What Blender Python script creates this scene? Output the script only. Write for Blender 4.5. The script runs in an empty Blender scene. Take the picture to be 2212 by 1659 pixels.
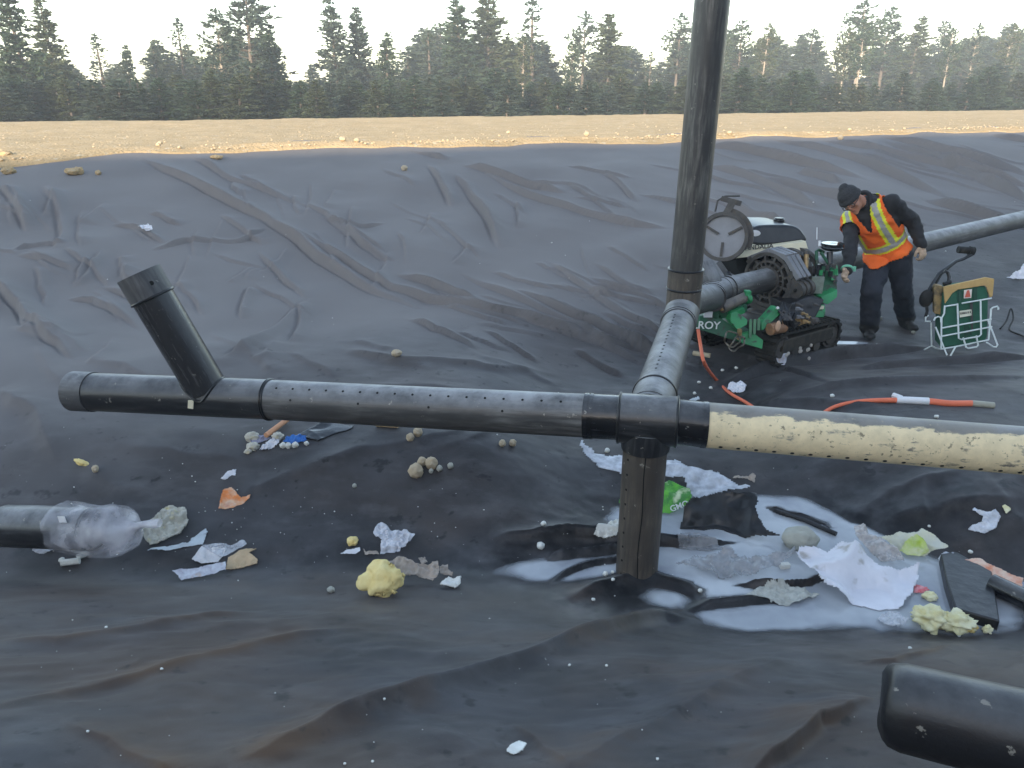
import bpy, bmesh, math, random
import numpy as np
from mathutils import Vector, Matrix, noise as mnoise
R = math.radians
scene = bpy.context.scene
COL = scene.collection
# ------------------------------------------------------------------ camera, sky, sun, exposure
PITCH = R(21.0); CP, SP = math.cos(PITCH), math.sin(PITCH)
CAMZ = 2.3; FPX = 1640.0
cd = bpy.data.cameras.new('camera'); cam = bpy.data.objects.new('camera', cd); COL.objects.link(cam)
cam.location = (0, 0, CAMZ); cam.rotation_euler = (R(90) - PITCH, 0, 0)
cd.sensor_width = 36; cd.lens = 36 * FPX / 2212; cd.clip_start = 0.05; cd.clip_end = 3000
scene.camera = cam
SUN_EL, SUN_AZ = R(13.0), R(-163.0)      # azimuth of the sun itself, from +Y clockwise: behind the camera and a little left
w = bpy.data.worlds.new('World'); scene.world = w; w.use_nodes = True
nt = w.node_tree; bg = nt.nodes['Background']
sky = nt.nodes.new('ShaderNodeTexSky'); sky.sky_type = 'NISHITA'; sky.sun_disc = False
sky.sun_elevation = SUN_EL; sky.sun_rotation = SUN_AZ; sky.air_density = 0.8; sky.dust_density = 0.35; sky.ozone_density = 0.4
nt.links.new(sky.outputs[0], bg.inputs[0]); bg.inputs[1].default_value = 0.15
sl = bpy.data.lights.new('sun', 'SUN'); sl.energy = 2.4; sl.angle = R(0.5); sl.color = (1.0, 0.93, 0.83)
so = bpy.data.objects.new('sun', sl); COL.objects.link(so)
sdir = Vector((math.sin(SUN_AZ) * math.cos(SUN_EL), math.cos(SUN_AZ) * math.cos(SUN_EL), math.sin(SUN_EL)))   # towards the sun
so.rotation_euler = sdir.to_track_quat('Z', 'Y').to_euler(); so.location = sdir * 80
scene.view_settings.view_transform = 'Standard'; scene.view_settings.look = 'None'
scene.view_settings.gamma = 1; scene.view_settings.use_curve_mapping = False
scene.view_settings.exposure = 2.12
scene.view_settings.use_white_balance = True; scene.view_settings.white_balance_temperature = 7650; scene.view_settings.white_balance_tint = 11

# ------------------------------------------------------------------ small helpers
rnd = random.Random(11)
def P(x, y, d):
    """point seen at (x, y) of a 2212 px wide picture, d metres along the view axis"""
    X = (x - 1106) / FPX * d; v = (829.5 - y) / FPX * d
    return Vector((X, d * CP + v * SP, CAMZ - d * SP + v * CP))
def ray(x, y):
    a = (np.asarray(x, float) - 1106) / FPX; v = (829.5 - np.asarray(y, float)) / FPX
    return a, CP + v * SP, -SP + v * CP
def C3(x, y): return x * .28, 884.8 + y * .28
def C4(x, y): return 530.9 + x * .28, 884.8 + y * .28
def C5(x, y): return 1150.2 + x * .32, 778.6 + y * .32
def C6(x, y): return 1592.6 + x * .3466, 840.6 + y * .3466
def M(x, y, d): return P(1504.2 + x * .21336, 442.4 + y * .21336, d)
def H2(x, y, d): return P(1751.9 + x * .224, 380.5 + y * .224, d)
def K(x, y, d): return P(1946.6 + x * .1707, 513.2 + y * .1707, d)
def W2(x, y): return 132.7 + x * .34, 530.9 + y * .34

def hsh(ix, iy, seed):
    h = (ix.astype(np.int64) * 374761393 + iy.astype(np.int64) * 668265263 + seed * 1442695041) & 0xffffffff
    h = ((h ^ (h >> 13)) * 1274126177) & 0xffffffff
    return ((h ^ (h >> 16)) & 0xffff) / 65535.0
def vn(x, y, seed=0):
    x = np.asarray(x, float); y = np.asarray(y, float)
    ix = np.floor(x); iy = np.floor(y); fx = x - ix; fy = y - iy
    ux = fx * fx * fx * (fx * (fx * 6 - 15) + 10); uy = fy * fy * fy * (fy * (fy * 6 - 15) + 10)
    a = hsh(ix, iy, seed); b = hsh(ix + 1, iy, seed); c = hsh(ix, iy + 1, seed); d = hsh(ix + 1, iy + 1, seed)
    return (a + (b - a) * ux) * (1 - uy) + (c + (d - c) * ux) * uy
def fbm(x, y, seed=0, o=4):
    s = 0; a = .5; t = 0
    for i in range(o):
        s = s + a * vn(x, y, seed + i * 17); t += a; a *= .5; x = x * 2.03 + 3.1; y = y * 2.03 - 1.7
    return s / t
def sp(t, k): return (np.sqrt(t * t + k * k) + t) / 2
def sst(a, b, x):
    t = np.clip((x - a) / (b - a), 0, 1); return t * t * (3 - 2 * t)

# ------------------------------------------------------------------ the lined pit as a height function
AL = np.array((.924, .383)); NR = np.array((-.383, .924)); EDGE = 13.0
def s_of(x, y): return NR[0] * x + NR[1] * y
def a_of(x, y): return AL[0] * x + AL[1] * y
WATER = -.075
def macro(x, y):
    s = s_of(x, y)
    z = .195 * sp(s - 5.6, .7)
    t = 3.02 - .09 * x - y
    zn = .43 * sp(t, .12); zn = .78 - sp(.78 - zn, .12)
    z = z + zn
    z = z + .24 * sst(3.6, 4.5, y) * sst(.6, -.35, x) * sst(7.5, 5.2, y)           # bank left of the post
    z = z + .22 * sst(1.9, 3.0, x + .25 * (y - 3.4)) * sst(3.3, 4.0, y) * sst(6.6, 5.2, y)     # bank right of the water
    z = z - .135 * np.exp(-(((x - 1.55) / 1.35) ** 4 + ((y - 3.52) / .84) ** 4))           # sump
    z = z - .10 * np.exp(-(((x - 1.75) / .65) ** 2 + ((y - 5.6) / .8) ** 2))             # hollow by the machine
    z = z - .06 * np.exp(-(((y - 3.42 - .03 * x) / .2) ** 2)) * sst(1.0, .2, x)          # gully on the left
    z = z - .04 * np.exp(-(((x - 3.15) / .28) ** 2 + ((y - 7.08) / .08) ** 2))
    return z
def march(x, y, fn=macro):
    dx, dy, dz = ray(x, y)
    t = np.full(np.shape(dx), 1.0); f = np.zeros(np.shape(dx), bool)
    for i in range(420):
        zz = CAMZ + dz * t - fn(dx * t, dy * t)
        f = f | (zz < 0)
        t = np.where(f, t, t + np.maximum(.25 * zz, .012))
        if f.all(): break
    return dx * t, dy * t
FS = 1.55
FOLDS = []      # (polyline xy, height, steep width, soft width)
def fold(px, h, ws, wg, flip=1, soft=False):
    px = np.array(px, float)
    q = []
    for i in range(len(px) - 1):
        n = 4
        for k in range(n): q.append(px[i] + (px[i + 1] - px[i]) * k / n)
    q.append(px[-1]); q = np.array(q)
    # smooth the polyline a little and let it wander
    for _ in range(3): q[1:-1] = (q[:-2] + 2 * q[1:-1] + q[2:]) / 4
    X, Y = march(q[:, 0], q[:, 1])
    L = np.arange(len(X)) * .7
    sd = len(FOLDS) * 7 + 3
    j = (vn(L, L * 0 + sd, 5) - .5) * min(.05, wg * .5)
    if Y.mean() < 6.2: h = h * (.52 if Y.mean() > 3.0 else .85)
    else: k_ = min(1., .55 + .03 * max(0, Y.mean() - 7)); h, ws, wg = h * .72, ws * .85 * k_, wg * .95
    far_ = Y.mean() >= 6.2
    if far_ and X.mean() > 2.5 and Y.mean() > 8.5 and not soft: h, ws, wg = .088, max(ws, .055) * 1.15, max(wg * 1.1, .2)
    elif far_: h = min(h, .062)
    FOLDS.append((np.stack([X + j * .3, Y + j], 1), h, ws, wg, flip, sd, far_))
def folds_h(x, y):
    z = np.zeros(np.shape(x))
    for (pl, h, ws, wg, flip, sd, far_) in FOLDS:
        m = 3.2 * max(ws, wg)
        lo = pl.min(0) - m; hi = pl.max(0) + m
        k = np.nonzero((x > lo[0]) & (x < hi[0]) & (y > lo[1]) & (y < hi[1]))
        if len(k[0]) == 0: continue
        xx = x[k]; yy = y[k]
        best = np.full(xx.shape, 1e9); sg = np.zeros(xx.shape); al = np.zeros(xx.shape)
        n = len(pl) - 1
        for i in range(n):
            a = pl[i]; b = pl[i + 1]; d = b - a; l2 = d @ d + 1e-12
            t = np.clip(((xx - a[0]) * d[0] + (yy - a[1]) * d[1]) / l2, 0, 1)
            ex = xx - a[0] - t * d[0]; ey = yy - a[1] - t * d[1]
            q = ex * ex + ey * ey
            u = q < best
            best = np.where(u, q, best); sg = np.where(u, d[0] * ey - d[1] * ex, sg); al = np.where(u, (i + t) / n, al)
        dd = np.sqrt(best)
        wid = np.where(sg * flip > 0, wg * .65, ws * .7)
        tp = np.minimum(1, np.minimum(al, 1 - al) * 5 + .05)
        mod = .7 + .6 * vn(al * n * .3, al * 0 + sd, 9)
        pr = np.where(sg * flip > 0, np.exp(-(dd / wid) ** 1.7), 1 / (1 + (dd / (ws * .55)) ** 2) * np.exp(-(dd / (3.2 * ws)) ** 2) - .38 * np.exp(-((dd - 1.5 * ws) / (.75 * ws)) ** 2))
        if not far_: pr = np.exp(-(dd / (wid * 1.25)) ** 1.35)
        z[k] += FS * h * tp * mod * pr * sst(13.0, 12.1, s_of(xx, yy))
    return z
def height(x, y):
    x = np.asarray(x, float); y = np.asarray(y, float); sh = x.shape
    x = np.atleast_1d(x).ravel(); y = np.atleast_1d(y).ravel()
    s = s_of(x, y); a = a_of(x, y)
    z = macro(x, y) + folds_h(x, y)
    up = sst(4.8, 6.8, s)
    qx = x + .5 * fbm(x * .8, y * .8, 31, 2); qy = y + .5 * fbm(x * .8, y * .8, 77, 2)
    # billows: sharp-crested on the slope, soft on the floor
    b = fbm(a * .42 + qx * .25, s * .85 - a * .22, 3, 2)
    z = z + up * .15 * (b - .5)
    b2 = fbm(qx * .9 - qy * .4, qy * 1.3 + qx * .3, 41, 2)
    z = z + up * .013 * (.25 - np.abs(b2 - .5) * 1.8)
    z = z + (1 - up) * .05 * (fbm(qx * 1.3, qy * 1.7, 15, 3) - .5) * sst(2.4, 3.2, y + .2 * x) 
    near = sst(3.1, 2.5, y)
    rd = 1 - 2 * np.abs(fbm(qx * 2.2 + qy * 1.6, qy * 4.2 - qx * 1.2, 53, 3) - .5) * 1.5
    z = z + (1 - up) * .006 * rd * sst(.02, .4, 1.2 - np.abs(x - 1.55) * .4 + np.abs(y - 3.45)) + near * .004 * rd
    z = z + .016 * (fbm(x * 7, y * 8, 91, 3) - .5) * np.exp(-(((x - 1.55) / 1.7) ** 4 + ((y - 3.5) / 1.05) ** 4))
    z = z + near * .065 * (fbm(qx * 1.5 + qy, qy * 3.0 - qx, 19, 4) - .5)
    z = z + (.0008 + .002 * (1 - up)) * (fbm(qx * 5.0, qy * 6.5, 25, 3) - .5)
    return z.reshape(sh)
def gz(x, y):
    """top of liner or water"""
    h = height(x, y)
    return np.where((np.asarray(x) > -.4) & (np.asarray(x) < 3.4) & (np.asarray(y) > 2.5) & (np.asarray(y) < 4.5), np.maximum(h, WATER), h)
def G(x, y):
    X, Y = march(np.atleast_1d(float(x)), np.atleast_1d(float(y)))
    dx, dy, dz = ray(x, y); t = float(X[0] / dx) if abs(dx) > 1e-6 else float(Y[0] / dy)
    for _ in range(8):
        h = float(gz(np.array([dx * t]), np.array([dy * t]))[0])
        t += .8 * ((CAMZ + dz * t) - h) / max(.25, -float(dz))
    return Vector((float(dx * t), float(dy * t), CAMZ + float(dz) * t))
def depth(p): return p[1] * CP - (p[2] - CAMZ) * SP

# folds seen on the far slope
for px, h, ws, wg in [
 ([(1440,298),(1553,316),(1650,335),(1750,358),(1860,392)], .11, .06, .30),
 ([(1600,290),(1740,315),(1850,345),(1960,385),(2040,420)], .09, .06, .28),
 ([(1840,285),(1950,303),(2050,330),(2120,345),(2230,390)], .13, .07, .34),
 ([(1720,290),(1850,312),(1960,340),(2060,362),(2150,390),(2230,412)], .10, .06, .26),
 ([(1535,358),(1620,385),(1700,420),(1760,455)], .09, .05, .25),
 ([(1725,373),(1770,386),(1815,402)], .08, .05, .2),
 ([(2085,272),(2160,295),(2230,312)], .14, .08, .36),
 ([(1650,385),(1780,425),(1900,460),(2000,480)], .06, .05, .25),
 ([(2000,430),(2100,462),(2230,500)], .06, .05, .22),
 ([(1560,430),(1620,470),(1700,490)], .06, .05, .2),
 ([(1900,300),(2030,350),(2130,395),(2230,440)], .07, .05, .22),
 ([(285,338),(360,370),(420,400),(500,440),(570,475),(650,520),(700,560),(800,620),(900,668)], .11, .05, .24),
 ([(410,335),(450,360),(500,385),(560,410),(650,440)], .06, .05, .2),
 ([(870,320),(920,333),(965,347)], .10, .05, .2),
 ([(1000,358),(1060,374),(1140,398),(1220,420)], .09, .05, .22),
 ([(985,378),(1020,420),(1055,470),(1078,535)], .09, .06, .22),
 ([(925,358),(958,400),(975,440)], .06, .05, .18),
 ([(1040,370),(1180,440),(1300,478),(1440,500)], .07, .05, .24),
 ([(640,505),(720,545),(800,602),(900,643),(1000,668),(1100,690),(1300,740),(1430,765)], .08, .05, .24),
 ([(1110,630),(1250,690),(1350,735),(1435,775)], .08, .05, .2),
 ([(1180,560),(1280,630),(1370,690),(1440,720)], .05, .05, .2),
 ([(1000,590),(1120,650),(1260,720),(1400,790)], .04, .05, .18),
 ([(860,590),(960,625),(1030,665)], .06, .04, .17),
 ([(95,405),(125,440),(137,500),(122,545)], .06, .06, .2),
 ([(0,405),(30,440),(62,490)], .07, .05, .18),
 ([(-20,600),(40,655),(90,720),(160,770)], .07, .05, .2),
 ([(30,545),(90,528),(140,535)], .05, .04, .10),
 ([(330,545),(420,520),(520,522),(570,495)], .04, .035, .10),
 ([(700,470),(760,490),(830,475)], .045, .035, .10),
 ([(150,640),(215,656),(300,700)], .04, .04, .14),
 ([(-20,850),(60,880),(100,930),(130,1000)], .06, .05, .16),
 ([(660,650),(600,700),(545,745),(490,775)], .07, .05, .16),
 ([(650,440),(720,470),(810,545),(850,560)], .05, .05, .16),
 ([(735,755),(850,788),(960,780),(1080,800),(1210,812)], .05, .04, .13),
 ([(780,840),(900,830),(1000,845)], .03, .04, .10),
 ([(560,540),(620,600),(660,640)], .035, .04, .14),
 ([(190,780),(300,800),(360,860)], .035, .04, .14),
 ([(1300,380),(1340,400),(1375,440)], .05, .04, .14),
 ([(1150,385),(1210,395),(1300,430)], .04, .04, .14)]:
    fold(px, h, ws, wg)
# floor, gully and water edge
for px, h, ws, wg in [
 ([(480,1100),(560,1060),(700,1010),(790,975),(900,962),(1020,925)], .045, .03, .12),
 ([(940,980),(1010,955),(1080,930)], .02, .02, .08),
 ([(250,960),(400,985),(560,1000)], .03, .04, .12),
 ([(180,1010),(260,1060),(330,1065)], .035, .05, .12),
 ([(1060,1168),(1180,1165),(1260,1172),(1350,1190),(1500,1197),(1660,1192)], 0.123, .025, .06),
 ([(1180,1216),(1270,1208),(1360,1204)], 0.087, .02, .045),
 ([(1190,1262),(1280,1235),(1360,1226)], 0.072, .02, .045),
 ([(1560,1285),(1700,1292),(1790,1268),(1900,1250)], 0.109, .025, .06),
 ([(1225,1302),(1330,1270),(1440,1272),(1550,1302)], .075, .07, .11),
 ([(1480,1330),(1620,1320),(1720,1318)], 0.087, .03, 0.087),
 ([(1640,1105),(1700,1125),(1760,1150),(1820,1162)], 0.072, .02, 0.072),
 ([(1830,1140),(1900,1090),(1960,1056),(2080,1015)], .045, .04, .10),
 ([(2000,1150),(1985,1090),(1990,1040)], .04, .03, .09),
 ([(1880,1150),(2000,1120),(2120,1090),(2230,1080)], .05, .04, .14),
 ([(2060,1190),(2140,1150),(2230,1120)], .04, .04, .12),
 ([(1700,852),(1850,836),(2000,828),(2230,818)], .07, .04, .13),
 ([(1560,832),(1700,795),(1850,768),(2000,752)], .08, .05, .13),
 ([(1850,800),(2000,790),(2230,770)], .06, .05, .12),
 ([(1640,880),(1750,870),(1900,880)], .05, .04, .10)]:
    fold(px, h, ws, wg)
# foreground
for px, h, ws, wg in [
 ([(500,1675),(800,1545),(1060,1462),(1250,1392),(1400,1347),(1520,1342)], .055, .045, .10),
 ([(1180,1700),(1400,1572),(1560,1495),(1720,1430)], .035, .04, .10),
 ([(1600,1690),(1720,1622),(1780,1565),(1890,1520)], .05, .015, .10),
 ([(-30,1530),(200,1490),(420,1440),(600,1385),(800,1362)], .022, .035, .09),
 ([(-30,1400),(200,1385),(420,1345),(560,1330)], .02, .03, .08),
 ([(1100,1560),(1180,1610),(1240,1680)], .012, .015, .05),
 ([(120,1560),(280,1620),(400,1700)], .015, .02, .07),
 ([(1840,1440),(1960,1425),(2060,1400)], .015, .015, .05)]:
    fold(px, h, ws, wg)
rr = random.Random(4)
for i in range(130):      # smaller creases running down the slope
    x = rr.uniform(-40, 2250) if i % 3 == 0 else rr.uniform(-40, 1400); y = rr.uniform(295, 450) if x > 1450 else rr.uniform(350, 780)
    if x > 1350: ex = rr.uniform(120, 420); ey = ex * rr.uniform(.2, .3)
    elif y > 560 and x > 700: ex, ey = rr.uniform(80, 200), rr.uniform(25, 80)
    else: ex, ey = rr.uniform(-60, 150), rr.uniform(20, 90)
    mx, my = x + ex * .5 + rr.uniform(-12, 12), y + ey * .5 + rr.uniform(-8, 8)
    fold([(x, y), (mx, my), (x + ex, y + ey)], rr.uniform(.012, .04), rr.uniform(.022, .04), rr.uniform(.10, .26), 1, True)

# ------------------------------------------------------------------ materials
MATS = {}
def newmat(name):
    m = bpy.data.materials.new(name); m.use_nodes = True; MATS[name] = m
    return m, m.node_tree.nodes, m.node_tree.links, m.node_tree.nodes['Principled BSDF']
def pm(name, c1, c2=None, scale=6, rough=.6, bump=0, bscale=None, metallic=0, spec=.5, lo=.35, hi=.65, c3=None, s3=30, alpha=None, trans=0, stretch=None, rough2=None, coat=0):
    m, N, L, b = newmat(name)
    b.inputs['Base Color'].default_value = (*c1, 1); b.inputs['Roughness'].default_value = rough
    b.inputs['Metallic'].default_value = metallic; b.inputs['Specular IOR Level'].default_value = spec
    b.inputs['Coat Weight'].default_value = coat
    tc = N.new('ShaderNodeTexCoord'); src = tc.outputs['Object']
    if stretch:
        mp = N.new('ShaderNodeMapping'); mp.inputs['Scale'].default_value = stretch; L.new(src, mp.inputs[0]); src = mp.outputs[0]
    if c2 is not None:
        n = N.new('ShaderNodeTexNoise'); n.inputs['Scale'].default_value = scale; n.inputs['Detail'].default_value = 7; n.inputs['Roughness'].default_value = .62
        L.new(src, n.inputs['Vector'])
        r = N.new('ShaderNodeMapRange'); r.inputs[1].default_value = lo; r.inputs[2].default_value = hi; L.new(n.outputs[0], r.inputs[0])
        mx = N.new('ShaderNodeMix'); mx.data_type = 'RGBA'; mx.inputs[6].default_value = (*c1, 1); mx.inputs[7].default_value = (*c2, 1)
        L.new(r.outputs[0], mx.inputs[0]); out = mx.outputs[2]
        if rough2 is not None:
            rr_ = N.new('ShaderNodeMapRange'); rr_.inputs[3].default_value = rough; rr_.inputs[4].default_value = rough2
            L.new(r.outputs[0], rr_.inputs[0]); L.new(rr_.outputs[0], b.inputs['Roughness'])
        if c3 is not None:
            n3 = N.new('ShaderNodeTexNoise'); n3.inputs['Scale'].default_value = s3; n3.inputs['Detail'].default_value = 5; L.new(src, n3.inputs['Vector'])
            r3 = N.new('ShaderNodeMapRange'); r3.inputs[1].default_value = .58; r3.inputs[2].default_value = .7; L.new(n3.outputs[0], r3.inputs[0])
            m3 = N.new('ShaderNodeMix'); m3.data_type = 'RGBA'; m3.inputs[7].default_value = (*c3, 1); L.new(out, m3.inputs[6]); L.new(r3.outputs[0], m3.inputs[0]); out = m3.outputs[2]
        L.new(out, b.inputs['Base Color'])
    if bump:
        nb = N.new('ShaderNodeTexNoise'); nb.inputs['Scale'].default_value = bscale or 40; nb.inputs['Detail'].default_value = 6; L.new(src, nb.inputs['Vector'])
        bp = N.new('ShaderNodeBump'); bp.inputs['Strength'].default_value = 1; bp.inputs['Distance'].default_value = bump; L.new(nb.outputs[0], bp.inputs['Height']); L.new(bp.outputs[0], b.inputs['Normal'])
    if alpha is not None: b.inputs['Alpha'].default_value = alpha
    if trans: b.inputs['Transmission Weight'].default_value = trans
    return m

def mat_liner():
    m, N, L, b = newmat('black liner fabric')
    tc = N.new('ShaderNodeTexCoord'); o = tc.outputs['Object']
    def nz(s, d=6, st=None, rg=.6):
        n = N.new('ShaderNodeTexNoise'); n.inputs['Scale'].default_value = s; n.inputs['Detail'].default_value = d; n.inputs['Roughness'].default_value = rg
        if st:
            mp = N.new('ShaderNodeMapping'); mp.inputs['Scale'].default_value = st; L.new(o, mp.inputs[0]); L.new(mp.outputs[0], n.inputs['Vector'])
        else: L.new(o, n.inputs['Vector'])
        return n.outputs[0]
    def mr(v, a, c, x=0., y=1.):
        r = N.new('ShaderNodeMapRange'); r.inputs[1].default_value = a; r.inputs[2].default_value = c; r.inputs[3].default_value = x; r.inputs[4].default_value = y; L.new(v, r.inputs[0]); return r.outputs[0]
    def mix(f, a, c):
        x = N.new('ShaderNodeMix'); x.data_type = 'RGBA'; L.new(f, x.inputs[0])
        for q, s in ((a, 6), (c, 7)):
            if isinstance(q, tuple): x.inputs[s].default_value = (*q, 1)
            else: L.new(q, x.inputs[s])
        return x.outputs[2]
    def mul(a, c):
        x = N.new('ShaderNodeMath'); x.operation = 'MULTIPLY'
        for q, i in ((a, 0), (c, 1)):
            if isinstance(q, (int, float)): x.inputs[i].default_value = q
            else: L.new(q, x.inputs[i])
        return x.outputs[0]
    at = N.new('ShaderNodeAttribute'); at.attribute_name = 'zone'          # r: bank dust and painted sheen, g: wet by the sump, b: brown film
    sx = N.new('ShaderNodeSeparateColor'); L.new(at.outputs['Color'], sx.inputs[0])
    dust, wet, mud = sx.outputs[0], sx.outputs[1], sx.outputs[2]
    inv = N.new('ShaderNodeMath'); inv.operation = 'SUBTRACT'; inv.inputs[0].default_value = 1; L.new(dust, inv.inputs[1]); nodust = inv.outputs[0]
    c = mix(mr(nz(1.9, 8), .38, .66), (.024, .0245, .028), (.060, .060, .066))
    c = mix(mul(mr(nz(5.5, 8, (.7, 1.5, 1)), .50, .72), .8), c, (.088, .088, .094))
    c = mix(mul(dust, mr(nz(.35, 2), .3, .7, .86, 1.)), c, (.198, .182, .176))  # dust tone with the slope's grazing sheen painted in
    c = mix(mul(mr(nz(1.25, 5, (.6, 1, 1)), .44, .64), mul(mud, .85)), c, (.105, .060, .034))
    c = mix(mul(wet, mr(nz(5, 5), .3, .6)), c, (.006, .0065, .0085))
    c = mix(mul(mr(nz(9, 3), .62, .70, 0, .75), nodust), c, (.010, .0105, .012))
    fl = mr(nz(160, 2), .745, .77)
    c = mix(mul(fl, .7), c, (.33, .32, .30))
    L.new(c, b.inputs['Base Color'])
    r = N.new('ShaderNodeMath'); r.operation = 'SUBTRACT'; L.new(mr(nz(3.2), .3, .7, .56, .68), r.inputs[0]); L.new(mul(wet, .26), r.inputs[1])
    r2 = N.new('ShaderNodeMath'); r2.operation = 'ADD'; r2.use_clamp = True; L.new(r.outputs[0], r2.inputs[0]); L.new(mul(dust, .22), r2.inputs[1]); L.new(r2.outputs[0], b.inputs['Roughness'])
    L.new(mr(dust, 0, 1, .27, .15), b.inputs['Specular IOR Level'])
    b.inputs['Sheen Weight'].default_value = .06; b.inputs['Sheen Roughness'].default_value = .5
    bp = N.new('ShaderNodeBump'); bp.inputs['Distance'].default_value = .0018; L.new(mul(nz(7, 5, None, .45), nodust), bp.inputs['Height'])
    bp2 = N.new('ShaderNodeBump'); bp2.inputs['Distance'].default_value = .0008; L.new(nz(170, 3), bp2.inputs['Height']); L.new(bp.outputs[0], bp2.inputs['Normal'])
    L.new(bp2.outputs[0], b.inputs['Normal'])
    return m
def mat_pipe(name, base, dust, lo, hi, rough=.38, dust_sheen=.6, cream=None):
    """black plastic pipe, long scuffs, dust and painted sky sheen on its upper side"""
    m, N, L, b = newmat(name)
    tc = N.new('ShaderNodeTexCoord'); o = tc.outputs['Object']; uv = tc.outputs['UV']
    def nz(s, d, v, st=(1, 1, 1)):
        mp = N.new('ShaderNodeMapping'); mp.inputs['Scale'].default_value = st; L.new(v, mp.inputs[0])
        n = N.new('ShaderNodeTexNoise'); n.inputs['Scale'].default_value = s; n.inputs['Detail'].default_value = d; n.inputs['Roughness'].default_value = .65; L.new(mp.outputs[0], n.inputs['Vector']); return n.outputs[0]
    def mr(v, a, c, x=0., y=1.):
        r = N.new('ShaderNodeMapRange'); r.inputs[1].default_value = a; r.inputs[2].default_value = c; r.inputs[3].default_value = x; r.inputs[4].default_value = y; L.new(v, r.inputs[0]); return r.outputs[0]
    def mix(f, a, c):
        x = N.new('ShaderNodeMix'); x.data_type = 'RGBA'; L.new(f, x.inputs[0])
        for q, s in ((a, 6), (c, 7)):
            if isinstance(q, tuple): x.inputs[s].default_value = (*q, 1)
            else: L.new(q, x.inputs[s])
        return x.outputs[2]
    def mth(op, a, c):
        x = N.new('ShaderNodeMath'); x.operation = op
        for q, i in ((a, 0), (c, 1)):
            if isinstance(q, (int, float)): x.inputs[i].default_value = q
            else: L.new(q, x.inputs[i])
        return x.outputs[0]
    scuff = mth('MULTIPLY', mr(nz(3.0, 7, uv, (1.4, 9, 1)), lo, hi), mr(nz(2.2, 4, o), .38, .62, .15, 1.))
    c = mix(scuff, base, dust)
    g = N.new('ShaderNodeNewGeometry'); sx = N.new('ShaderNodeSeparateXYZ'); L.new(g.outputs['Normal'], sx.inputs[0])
    td = mth('MULTIPLY', mr(sx.outputs[2], .35, .95), mth('MULTIPLY', mr(nz(5, 7, o), .3, .62), dust_sheen))      # dust and a painted sky highlight on what faces up
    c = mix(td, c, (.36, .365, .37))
    sp_ = mr(nz(22, 4, o), .665, .70); c = mix(mth('MULTIPLY', sp_, .7), c, (.30, .28, .24))
    rough_n = mth('ADD', mth('MULTIPLY', scuff, .25), rough); 
    if cream:
        n1 = nz(3.4, 9, uv, (2.0, 4.5, 1)); n2 = nz(9, 7, o)
        bias = mr(sx.outputs[2], .72, 1.0, .20, -.30)           # mud was rubbed off the upper side
        mk = mr(mth('ADD', mth('ADD', mth('MULTIPLY', mth('SUBTRACT', mth('MULTIPLY', n1, 1.5), .3), .9), mth('MULTIPLY', mth('SUBTRACT', n2, .5), .7)), bias), .35, .47)
        c = mix(mr(nz(6, 5, o), .3, .6, .3, .9), c, (.27, .245, .205)); cc = mix(mr(nz(14, 5, o), .35, .7), cream, tuple(q * .78 for q in cream))
        cc = mix(mr(nz(38, 4, o), .6, .68, 0, .75), cc, (.10, .085, .065))
        c = mix(mk, c, cc); rough_n = mix(mk, rough_n, (.9, .9, .9))
    L.new(c, b.inputs['Base Color']); L.new(rough_n, b.inputs['Roughness'])
    bp = N.new('ShaderNodeBump'); bp.inputs['Distance'].default_value = .0012; L.new(nz(45, 5, o), bp.inputs['Height']); L.new(bp.outputs[0], b.inputs['Normal'])
    return m
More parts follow.
